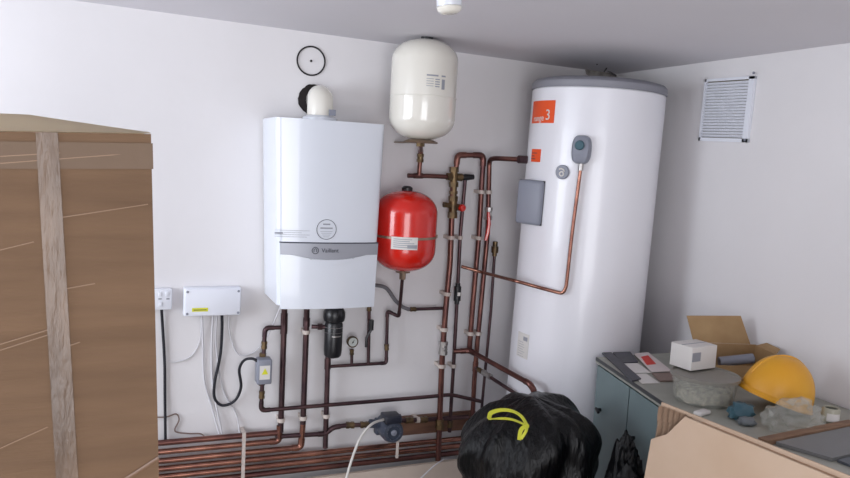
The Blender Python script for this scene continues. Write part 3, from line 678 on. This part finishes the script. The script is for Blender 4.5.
# ------------------------------------------------------------------ wall vent on right wall
vt = thing('wall_vent', (XR-.01, -.735, 1.79), 'square white louvred vent grille high on the right wall', 'vent')
vy0, vy1, vz0, vz1 = -.872, -.608, 1.785, 2.035
MV = Matrix.Translation((0, -.74, 1.91)) @ Matrix.Rotation(math.radians(1.5), 4, 'X') @ Matrix.Translation((0, .74, -1.91))
bm = new_bm()
box(bm, (XR-.012, vy0, vz0), (XR-.0005, vy0+.028, vz1), MV); box(bm, (XR-.012, vy1-.01, vz0), (XR-.0005, vy1, vz1), MV)
box(bm, (XR-.012, vy0, vz0), (XR-.0005, vy1, vz0+.014), MV); box(bm, (XR-.012, vy0, vz1-.01), (XR-.0005, vy1, vz1), MV); obj('frame', bm, PLASTIC, vt, smooth=False)
bm = new_bm(); box(bm, (XR-.002, vy0+.025, vz0+.012), (XR-.0006, vy1-.008, vz1-.008), MV); obj('backing', bm, mat('vent_mesh', (124, 116, 100), .8), vt, smooth=False)
bm = new_bm(); n = 19
for k in range(n):
    z = vz0+.016+(vz1-vz0-.03)*(k+.5)/n
    box(bm, (-.004, vy0+.028, -.0032), (.004, vy1-.01, .0032), MV @ Matrix.Translation((XR-.008, 0, z)) @ Matrix.Rotation(math.radians(35), 4, 'Y'))
obj('louvres', bm, PLASTIC, vt, smooth=False)
for (yy, zz) in ((vy0+.014, vz0+.006), (vy0+.002, vz1+.008)):
    bm = new_bm(); lathe(bm, [(.005, 0), (.005, .004)], (XR-.016, yy, zz), 10, 'x'); obj('screw', bm, GREYP, vt)

# ------------------------------------------------------------------ timber and board behind low pipes
p = P(402, 432, -.02); q = P(466, 442, -.02)
bm = new_bm(); box(bm, (1.20, -.022, zD+.03), (1.60, -.0005, zD+.115)); obj('timber_batten', bm, BATT, smooth=False, label='brown timber batten on the wall behind the low pipes', cat='timber')
bm = new_bm()
prism(bm, [(.35, -.085, zF-.035), (1.545, -.085, zF-.02), (1.56, -.30, 0), (.35, -.30, 0)], None, (0, .018, 0)); obj('leaning_board', bm, BOARD, smooth=False, label='beige board leaning under the lowest copper pipe', cat='board')

# ------------------------------------------------------------------ workbench
TZ = .91
FL = Vector((1.785, -.665, 0)); FN = Vector((1.520, -1.86, 0))
bn = thing('workbench', (1.9, -1.25, 0), 'grey green metal cabinet workbench along the right wall', 'workbench')
def fr(y, off=0):
    t = (y-FL.y)/(FN.y-FL.y); return FL.x+(FN.x-FL.x)*t+off
bm = new_bm()
prism(bm, [(fr(-.665), -.665, TZ-.022), (2.25, -.665, TZ-.022), (2.25, -1.86, TZ-.022), (fr(-1.86), -1.86, TZ-.022)], None, (0, 0, .022)); obj('worktop', bm, BENCHTOP, bn, smooth=False)
bm = new_bm()
prism(bm, [(fr(-.67, .022), -.67, .02), (2.24, -.67, .02), (2.24, -1.84, .02), (fr(-1.84, .022), -1.84, .02)], None, (0, 0, TZ-.0425)); obj('carcass', bm, CABINET, bn, smooth=False)
def face_panel(y0, y1, z0, z1, o0, o1):
    bm = new_bm(); prism(bm, [(fr(y0, o0), y0, z0), (fr(y1, o0), y1, z0), (fr(y1, o1), y1, z0), (fr(y0, o1), y0, z0)], None, (0, 0, z1-z0)); return bm
for y0, y1 in ((-.675, -.955), (-.962, -1.245), (-1.25, -1.54), (-1.545, -1.84)):
    d = obj('door', face_panel(y0, y1, .10, TZ-.03, .004, .021), CABINET, bn, smooth=False)
    hy = (y0+y1)/2+.08
    bm = new_bm(); tube(bm, [Vector((fr(hy, -.014), hy, .72)), Vector((fr(hy, .006), hy, .72))], .007, 8); tube(bm, [Vector((fr(hy+.012, -.012), hy+.012, .722)), Vector((fr(hy-.016, -.014), hy-.016, .716))], .006, 8); obj('handle', bm, BLACK, d)
bm = face_panel(-.667, -1.855, TZ-.012, TZ+.001, -.003, -.0002); obj('edge_strip', bm, mat('dark_edging', (64, 66, 68), .5), bn, smooth=False)

# ---- papers
def sheet(name, label, px, z, th, m, cat, group=None):
    bm = new_bm(); prism(bm, [PZ(u, v, z) for u, v in px], None, (0, 0, th)); return obj(name, bm, m, smooth=False, label=label, cat=cat, group=group)
z = TZ+.0012
mg = sheet('magazine', 'long dark magazine lying along the bench front edge by the cylinder', [(602, 354), (611, 353.5), (641, 380), (632, 382)], z, .006, DKPAPER, 'magazine')
sheet('magazine', 'dark grey magazine under the pale papers beside the cylinder', [(613, 353.5), (630, 353), (638, 363), (622, 364)], z, .006, DKPAPER, 'magazine')
s1 = sheet('paper_sheet', 'white leaflet with small print in the middle of the bench papers', [(619, 364), (637, 363.5), (652, 373), (630, 373.5)], z, .002, PAPER, 'paper')
s2 = sheet('paper_sheet', 'white sheet poking out lowest towards the bench front', [(632, 374.5), (646, 374), (660, 383.5), (642, 384)], z, .002, PAPER, 'paper')
s3 = sheet('leaflet', 'pink white leaflet with a red patch beside the white carton', [(634, 354), (648, 352.5), (672, 371.5), (652, 372.5)], z+.006, .002, mat('pinkish_paper', (214, 202, 200), .6), 'leaflet')
bm = new_bm(); prism(bm, [PZ(u, v, z+.0082) for u, v in ((641, 357), (648, 355.5), (656, 364), (647, 365))], None, (0, 0, .0012)); obj('red_patch', bm, REDINK, s3, smooth=False)
s4 = sheet('magazine', 'brown brochure lying flat in front of the white carton', [(652, 374.5), (672, 373.5), (678, 381.5), (660, 382)], z, .005, BROWNP, 'magazine')

# ---- open cardboard carton on the bench
def rotM(x, y, z, deg): return Matrix.Translation((x, y, z)) @ Matrix.Rotation(math.radians(deg), 4, 'Z')
cM = rotM(2.105, -1.045, TZ+.0008, -18)
cw_, cdp, ch, th = .12, .07, .118, .004
oc = thing('open_carton', (2.105, -1.045, TZ), 'open brown carton with raised flap on the bench against the right wall', 'box')
bm = new_bm(); box(bm, (-cw_, -cdp, 0), (cw_, cdp, th), cM); box(bm, (-cw_, cdp-th, th), (cw_, cdp, ch), cM); box(bm, (-cw_, -cdp, th), (cw_, -cdp+th, ch*.6), cM)
box(bm, (-cw_, -cdp+th, th), (-cw_+th, cdp-th, ch), cM); box(bm, (cw_-th, -cdp+th, th), (cw_, cdp-th, ch), cM); obj('box_body', bm, CARDM, oc, smooth=False)
bm = new_bm(); FM = cM @ Matrix.Translation((0, cdp, ch)) @ Matrix.Rotation(math.radians(-14), 4, 'X')
prism(bm, [FM @ Vector(p) for p in ((-cw_, 0, .0005), (cw_-.02, 0, .0005), (cw_-.055, 0, .105), (-cw_-.025, 0, .098))], None, FM.to_3x3() @ Vector((0, .003, 0))); obj('raised_flap', bm, CARDM, oc, smooth=False)
bm = new_bm(); FM = cM @ Matrix.Translation((cw_, 0, ch)) @ Matrix.Rotation(math.radians(60), 4, 'Y')
prism(bm, [FM @ Vector(p) for p in ((0, -cdp, .0005), (0, cdp-.01, .0005), (0, cdp-.03, .03), (0, -cdp+.02, .03))], None, FM.to_3x3() @ Vector((.003, 0, 0))); obj('side_flap', bm, CARDM, oc, smooth=False)
# ---- tub
tc_ = Vector((1.812, -1.222, TZ+.0008))
tb = thing('plastic_tub', tc_, 'round milky plastic tub in front of the white carton', 'tub')
bm = new_bm(); lathe(bm, [(.0, .0), (.088, 0), (.094, .006), (.104, .082), (.107, .086), (.104, .088), (.10, .084), (.091, .01), (0, .006)], tc_, 44); obj('tub_wall', bm, TUB, tb)
bm = new_bm(); lathe(bm, [(.1, .080), (.1095, .082), (.1095, .092), (.104, .093), (.1, .088)], tc_, 44); obj('rim', bm, mat('dark_rim', (128, 124, 116), .4), tb)
bm = new_bm(); lathe(bm, [(0, .008), (.086, .008), (.088, .045), (.06, .056), (0, .05)], tc_, 30)
for v in bm.verts: v.co.z += .012*noise.noise(v.co*40)
obj('contents', bm, mat('rubble', (196, 188, 168), .8, rgb2=(110, 102, 90), vscale=60), tb)
# ---- white carton resting on the tub
wM = rotM(1.84, -1.14, TZ+.0945, 8)
wc = thing('white_carton', (1.835, -1.14, TZ+.0945), 'small white carton resting on the plastic tub rim', 'box')
bm = new_bm(); box(bm, (-.072, -.045, 0), (.05, .045, .078), wM, bevel=.0015); obj('box_body', bm, PAPER, wc)
bm = new_bm(); box(bm, (-.07, -.0462, .03), (-.03, -.0452, .06), wM); box(bm, (-.072, -.002, .0782), (.05, .002, .0788), wM); obj('print', bm, INKL, wc, smooth=False)
bm = new_bm(); tube(bm, [cM @ Vector((-.06, -.02, .07)), cM @ Vector((.06, -.03, .09))], .018, 10); obj('grey_sleeve', bm, GREYP, label='grey rolled sleeve lying inside the open carton', cat='sleeve')
# ---- hard hat
hc = Vector((1.992, -1.348, TZ+.0008))
hh = thing('hard_hat', hc, 'round yellow hard hat on the bench against the right wall', 'hard hat')
bm = new_bm(); HM = Matrix.Translation(hc+Vector((0, 0, .037))) @ Matrix.Rotation(math.radians(-20), 4, 'Z') @ Matrix.Rotation(math.radians(17), 4, 'Y') @ Matrix.Scale(1.0, 4, (1, 0, 0))
pr = [(.114*math.cos(a)**.9 if a < PI/2-.01 else 0, .140*math.sin(a)) for a in [i/16*PI/2 for i in range(17)]]
t = bmesh.new(); lathe(t, pr, seg=56)
for v in t.verts: v.co.y *= .86
merge(bm, t, HM); obj('shell', bm, HAT, hh)
bm = new_bm(); t = bmesh.new(); lathe(t, [(.110, -.002), (.120, -.006), (.121, .0), (.113, .012)], seg=56)
for v in t.verts: v.co.y *= .86
merge(bm, t, HM); obj('brim', bm, HAT, hh)
bm = new_bm(); t = bmesh.new(); pts = [Vector((.115*math.cos(a), 0, .1405*math.sin(a))) for a in [PI*(.12+.76*i/20) for i in range(21)]]
tube(t, pts, .004, 8); merge(bm, t, HM); obj('crown_ridge', bm, HAT, hh)
# ---- crumpled clear bag
def crumple(c, rad, amp, fr_, m, label, cat, name, seed=0, sub=4, flat=0, ax=1.0, sharp=False):
    bm = new_bm(); bmesh.ops.create_icosphere(bm, subdivisions=sub, radius=1)
    for v in bm.verts:
        d = v.co.normalized(); off = Vector((seed, seed*1.7, 3.1))
        n1 = noise.noise(d*fr_+off); n2 = 1-abs(noise.noise(d*fr_*2.3+off))*2
        k = 1+amp*n1+amp*.5*n2
        v.co = Vector((d.x*rad[0]*k, d.y*rad[1]*k, max(-.999, d.z*k)*rad[2]))
        if v.co.z < -rad[2]*.75: v.co.z = -rad[2]*.75
        v.co += Vector((c[0], c[1], c[2]+rad[2]*.75))
    return obj(name, bm, m, label=label, cat=cat, ang=25 if sharp else 60)
b1 = crumple((1.895, -1.502, TZ+.001), (.085, .042, .045), .45, 2.6, CLEARP, 'crumpled clear plastic bag in front of the yellow hard hat', 'plastic bag', 'plastic_bag', 3)
b1.rotation_euler.z = 0
crumple((1.80, -1.395, TZ+.001), (.038, .028, .026), .4, 3, TEAL, 'dark teal plastic lump left of the clear bag', 'scrap', 'plastic_scrap', 5, 3)
crumple((1.775, -1.445, TZ+.001), (.026, .02, .012), .4, 3, mat('grey_scrap', (110, 116, 120), .5), 'small grey scrap nearest the bench front', 'scrap', 'plastic_scrap', 8, 3)
sM = rotM(1.705, -1.335, TZ+.001, 15)
bm = new_bm(); box(bm, (-.028, -.014, 0), (.028, .014, .012), sM, bevel=.004); obj('white_packet', bm, PAPER, label='small white packet lying in front of the plastic tub', cat='packet')
# ---- jar
jc = Vector((2.062, -1.497, TZ+.0008))
jr = thing('small_jar', jc, 'small pale jar with dark opening right of the hard hat', 'jar')
bm = new_bm(); lathe(bm, [(0, 0), (.023, 0), (.026, .004), (.026, .042), (.023, .048), (.020, .048), (.020, .043), (0, .043)], jc, 28); obj('jar_body', bm, mat('jar_glaze', (170, 166, 148), .35), jr)
bm = new_bm(); lathe(bm, [(.0198, .0432), (.0198, .0445)], jc, 24); obj('contents', bm, mat('jar_dark', (70, 74, 58), .6), jr)
bm = new_bm(); vpatch(bm, jc.x, jc.y, .026, -75, 15, jc.z+.01, jc.z+.034, .0008, 8); obj('label_band', bm, PAPER, jr)
# ---- wooden strip & panels at near end
a, b = PZ(758, 439, TZ+.01), PZ(848, 421, TZ+.01); d = (b-a).normalized(); nrm = Vector((-d.y, d.x, 0))
bm = new_bm(); prism(bm, [Vector((q.x, q.y, TZ+.001)) for q in (a, b, b-nrm*.03, a-nrm*.03)], None, (0, 0, .014)); obj('wooden_strip', bm, WOOD, smooth=False, label='narrow wooden strip lying across the bench by the jar', cat='timber')
a2, b2 = a-nrm*.035+d*.03, b-nrm*.035
bm = new_bm(); prism(bm, [Vector((q.x, q.y, TZ+.001)) for q in (a2, b2, b2-nrm*.14, a2-nrm*.14+d*.04)], None, (0, 0, .01)); obj('flat_board', bm, PANEL, smooth=False, label='flat grey panel on the bench just beyond the wooden strip edge', cat='panel')
a3, b3 = a2-nrm*.148+d*.05, b2-nrm*.148
bm = new_bm(); prism(bm, [Vector((q.x, q.y, TZ+.001)) for q in (a3, b3, b3-nrm*.1, a3-nrm*.1)], None, (0, 0, .007)); obj('flat_board', bm, mat('slate_panel', (84, 90, 98), .5), smooth=False, label='darker slate panel at the near end of the bench', cat='panel')

# ------------------------------------------------------------------ flattened pale carton leaning on the bench (bottom right)
A = PZ(657, 403, 1.02); B = PZ(694, 412, 1.02); Cc = PZ(850, 477, 1.02); dirT = (Cc-A); dirT.z = 0; dirT.normalize()
Bn = A+dirT*.035
E1 = A+dirT*.80
foot = Vector((-.13, -.02, 0))
fb = thing('flattened_carton', (A.x-.1, A.y-.3, 0), 'pale flattened cardboard carton leaning on the bench at bottom right', 'box')
nr = Vector((dirT.y, -dirT.x, 0)); nr = nr if nr.x > 0 else -nr
def sheet3(top0, top1, off0, off1, zt0, zt1):
    a = Vector((top0.x, top0.y, zt0))+nr*off0; b = Vector((top1.x, top1.y, zt1))+nr*off0
    c = Vector((top1.x, top1.y, 0))+foot+nr*off0; d_ = Vector((top0.x, top0.y, 0))+foot+nr*off0
    bm = new_bm(); prism(bm, [a, b, c, d_], None, nr*(off1-off0)); return bm
def FPp(t_, z, off): return Vector(((A+dirT*t_).x, (A+dirT*t_).y, 0))+foot*(1-z/1.02)+Vector((0, 0, z))+nr*off
bm = new_bm(); prism(bm, [FPp(.095, 1.012, 0), FPp(.80, 1.0, 0), FPp(.80, 0, 0), FPp(.0, 0, 0), FPp(.002, .92, 0), FPp(.05, .95, 0)], None, nr*.005)
obj('front_panel', bm, CARDL, fb, smooth=False)
obj('back_panel', sheet3(A, E1, .018, .023, 1.02, 1.012), CARDL, fb, smooth=False)
bm = new_bm(); n = 64; rows = []
for i in range(n+1):
    t_ = .001+.11*i/n; row = []
    zt_ = 1.016-.006*abs(math.sin(i*.9)); zb_ = .90+.06*i/n
    for j in range(9):
        z = zb_+(zt_-zb_)*j/8
        row.append(bm.verts.new(FPp(t_, z, .0115+.0045*math.sin(i/n*2*PI*6+j*.55+.6*math.sin(j*1.3)))))
    rows.append(row)
for a_, b_ in zip(rows, rows[1:]):
    for j in range(8): bm.faces.new((a_[j], b_[j], b_[j+1], a_[j+1]))
bmesh.ops.solidify(bm, geom=list(bm.faces), thickness=.0012)
obj('torn_corrugation', bm, CORR, fb, smooth=False)
bm = sheet3(A+dirT*.14, E1, .0055, .0175, 1.010, .998); obj('core', bm, mat('corrugated_core', (166, 136, 110), .9), fb, smooth=False)

# ------------------------------------------------------------------ big brown carton (left foreground)
y0 = -1.62
TR = P(151, 134, y0); BR = P(159, 478, y0)
kx = (BR.x-TR.x)/(TR.z-BR.z)
BRf = Vector((TR.x+kx*TR.z, y0, 0))
TLz = P(0, 131.5, y0); kt = (TR.z-TLz.z)/(TR.x-TLz.x)
WID, DEP = .62, .5
bc = thing('large_carton', (BRf.x-WID/2, y0+DEP/2, 0), 'tall brown taped carton standing in the left foreground', 'box')
def BP(s, z, dy=0):
    "s: 0 at right edge .. 1 at left; z 0..1 ; front face bulges a little"
    top = Vector((TR.x-WID*s, y0, TR.z-kt*WID*s)); bot = Vector((BRf.x-WID*s, y0, 0))
    p = bot.lerp(top, z); f = math.sin(PI*min(1, max(0, s)))*math.sin(PI*z)
    wob = .004*noise.noise(Vector((s*3, z*9, 1.3)))
    p.y += -.012*f+wob*min(1, 8*min(s, 1-s, z+.02, 1.02-z)) + dy
    return p
bm = new_bm(); nx, nz = 24, 60
g = [[bm.verts.new(BP(i/nx, j/nz)) for i in range(nx+1)] for j in range(nz+1)]
for j in range(nz):
    for i in range(nx): bm.faces.new((g[j][i], g[j][i+1], g[j+1][i+1], g[j+1][i]))
bk = [[bm.verts.new(Vector((BP(i, j).x, y0+DEP, BP(i, j).z))) for i in (0, 1)] for j in (0, 1)]
bm.faces.new((bk[0][0], bk[1][0], bk[1][1], bk[0][1]))
bm.faces.new([g[j][0] for j in range(nz+1)]+[bk[1][0], bk[0][0]]); bm.faces.new([g[j][nx] for j in range(nz+1)]+[bk[1][1], bk[0][1]])
bm.faces.new([g[0][i] for i in range(nx+1)]+[bk[0][1], bk[0][0]])
obj('box_body', bm, CARD, bc, ang=50)
# top flaps bulging up
bm = new_bm(); n = 24; rows = []
for j in range(5):
    t_ = j/4; row = []
    for i in range(n+1):
        s = i/n; p = BP(s, 1.0); rise = .033*math.sin(t_*PI/2)*min(1, .12+s*2.6)*(1-.15*abs(s-.5))
        row.append(bm.verts.new(Vector((p.x, y0+.10*t_, p.z+rise+.001))))
    rows.append(row)
for j in range(5, 9):
    t_ = (j-4)/4; row = []
    for i in range(n+1):
        s = i/n; p = BP(s, 1.0); rise = .033*math.cos(t_*PI/2)*min(1, .12+s*2.6)*(1-.15*abs(s-.5))
        row.append(bm.verts.new(Vector((p.x, y0+.10+(DEP-.10)*t_, p.z+rise+.001))))
    rows.append(row)
for a, b in zip(rows, rows[1:]):
    for i in range(n): bm.faces.new((a[i], a[i+1], b[i+1], b[i]))
geo = bmesh.ops.solidify(bm, geom=list(bm.faces), thickness=.004)
obj('top_flaps', bm, CARDT, bc, ang=50, label='bulging top flaps, painted paler as if lit')
def strip_on(s0t, s1t, s0b, s1b, z0, z1, off=.0015, n=30, thick=.001):
    bm = new_bm(); prev = None
    for j in range(n+1):
        t_ = j/n; z = z1+(z0-z1)*t_; a_ = s0t+(s0b-s0t)*t_; b_ = s1t+(s1b-s1t)*t_
        c = [bm.verts.new(BP(a_, z, -off)), bm.verts.new(BP(b_, z, -off)), bm.verts.new(BP(b_, z, -off-thick)), bm.verts.new(BP(a_, z, -off-thick))]
        if prev:
            for k in range(4): bm.faces.new((prev[k], prev[(k+1) % 4], c[(k+1) % 4], c[k]))
        else: bm.faces.new(c)
        prev = c
    bm.faces.new(list(reversed(prev))); return bm
def s_at(u, v): return (BP(0, P(u, v, y0).z/TR.z).x-P(u, v, y0).x)/WID
obj('vertical_tape', strip_on(s_at(58, 133), s_at(36, 133), s_at(79, 478), s_at(57, 478), .60, 1.0, .002), TAPE, bc, label='vertical band of crinkled brown tape')
obj('edge_tape', strip_on(-.004, 1.0, -.004, 1.0, .962, .99, .0022, 4), mat('edge_packing_tape', (112, 90, 70), .6, bump=.3, bscale=14), bc, label='tape round the top edge')
# strap across the lower corner
def line_on(p0, p1, r, off=.002, n=16):
    pts = []
    for i in range(n+1):
        u = p0[0]+(p1[0]-p0[0])*i/n; v = p0[1]+(p1[1]-p0[1])*i/n; q = P(u, v, y0); zz = q.z/TR.z
        s = s_at(u, v); pts.append(BP(max(-.004, s), zz, -off))
    return tube(new_bm(), pts, r, 6, flat=.5)
STRAP = mat('strap_brown', (124, 94, 72), .35)
obj('strap', line_on((110, 486), (158.5, 457.5), .004), STRAP, bc)
CREASE = mat('tape_crease', (146, 116, 90), .4)
for p0, p1 in (((0, 338), (50, 325)), ((0, 344), (50, 330)), ((50, 348), (80, 339)), ((0, 442), (48, 422)), ((58, 214), (148, 204)), ((0, 244), (34, 237)), ((0, 157), (150, 152)), ((0, 150), (60, 149)), ((60, 286), (95, 281))):
    obj('tape_crease', line_on(p0, p1, .0010), CREASE, bc)

# ------------------------------------------------------------------ bin bags
bcx, bcy = PD(528, 430, 2.62).x, PD(528, 430, 2.62).y
topz = PD(527, 401, 2.55).z
bb = thing('bin_bag', (bcx, bcy, 0), 'full black bin bag with yellow drawstring beside the cylinder', 'bin bag')
bm = new_bm(); nu, nv = 96, 60
kz = topz-.035
knot = PD(526, 424, 2.40)
rows = []
for j in range(nv+1):
    t_ = j/nv; row = []
    for i in range(nu):
        a_ = 2*PI*i/nu
        rad = .236*(1-.03*t_)
        if t_ > .80: rad = .236*max(.02, 1-((t_-.80)/.20)**2.6)**.6*.98
        if t_ < .12: rad = .236*(.72+.28*t_/.12)
        fold = .020*math.sin(a_*9+3*noise.noise(Vector((t_*3, a_, 0))))*t_**1.5+.035*noise.noise(Vector((math.cos(a_)*1.8, math.sin(a_)*1.8, t_*5)))+.012*noise.noise(Vector((math.cos(a_)*7, math.sin(a_)*7, t_*11)))
        rad2 = max(.004, rad+fold*min(1, rad/.1))
        x = rad2*math.cos(a_)*1.02; yv = rad2*math.sin(a_)*.95
        zz = topz*(1-(1-t_)**1.05)
        zz *= 1-.09*max(0, -x*.92+yv*.38-.0)/.236
        zz += .018*noise.noise(Vector((x*12, yv*12, 2)))*(t_ > .5) + 0
        row.append(bm.verts.new((bcx+x, bcy+yv, max(.001, zz))))
    rows.append(row)
for a, b in zip(rows, rows[1:]):
    for i in range(nu): bm.faces.new((a[i], a[(i+1) % nu], b[(i+1) % nu], b[i]))
bm.faces.new(list(reversed(rows[0]))); bm.faces.new(rows[-1]); obj('sack', bm, BIN, bb, ang=80)
def ribbon(bm, pts, wd):
    pts = catmull(pts, 6); n = len(pts); prev = None
    for i, p in enumerate(pts):
        d = (pts[min(i+1, n-1)]-pts[max(i-1, 0)]).normalized(); view = (CAM-p).normalized()
        sd = d.cross(Vector((0.2, -.5, .84))).normalized()*wd/2; up = d.cross(sd).normalized()*.0008
        c = [bm.verts.new(p+sd+up), bm.verts.new(p-sd+up), bm.verts.new(p-sd-up), bm.verts.new(p+sd-up)]
        if prev:
            for k in range(4): bm.faces.new((prev[k], prev[(k+1) % 4], c[(k+1) % 4], c[k]))
        else: bm.faces.new(c)
        prev = c
    bm.faces.new(list(reversed(prev)))
dp = 2.38
bm = new_bm()
ribbon(bm, [PD(u, v, d_) for u, v, d_ in ((527, 425, dp), (521, 416, dp+.01), (512, 411, dp+.02), (501, 410, dp+.02), (491, 413, dp+.01), (489, 419, dp-.01))], .014)
ribbon(bm, [PD(u, v, d_) for u, v, d_ in ((489, 419, dp-.01), (499, 418.5, dp-.03), (512, 419.5, dp-.03), (526, 425, dp-.01))], .009)
ribbon(bm, [PD(u, v, d_) for u, v, d_ in ((527, 425, dp-.01), (521, 430, dp-.03), (519, 440, dp-.04))], .013)
ribbon(bm, [PD(u, v, d_) for u, v, d_ in ((527, 426, dp-.01), (526, 431, dp-.03), (521, 439, dp-.04))], .009)
obj('yellow_tie', bm, YEL, bb, smooth=False, label='yellow drawstring tie')
bm = new_bm(); q = PD(526.5, 426, dp-.005); bmesh.ops.create_icosphere(bm, subdivisions=2, radius=.009, matrix=Matrix.Translation(q)); obj('tie_knot', bm, YEL, bb)
# bag's gathered neck from tie to top
q2 = PD(628, 447, 2.36)
bm = new_bm(); bmesh.ops.create_icosphere(bm, subdivisions=5, radius=1)
for v in bm.verts:
    d = v.co.normalized(); k = 1+.16*noise.noise(d*3+Vector((9, 0, 0)))+.10*(1-2*abs(noise.noise(d*6)))
    v.co = Vector((q2.x-.0+d.x*.068*k, q2.y-.0+d.y*.09*k, max(.001, (q2.z/2)+d.z*k*q2.z/2*(1.0))))
obj('small_bin_bag', bm, BIN, label='smaller black bin bag between the large bag and the bench', cat='bin bag', ang=80)

for o in list(bpy.data.objects):
    if '_base' in o: del o['_base']
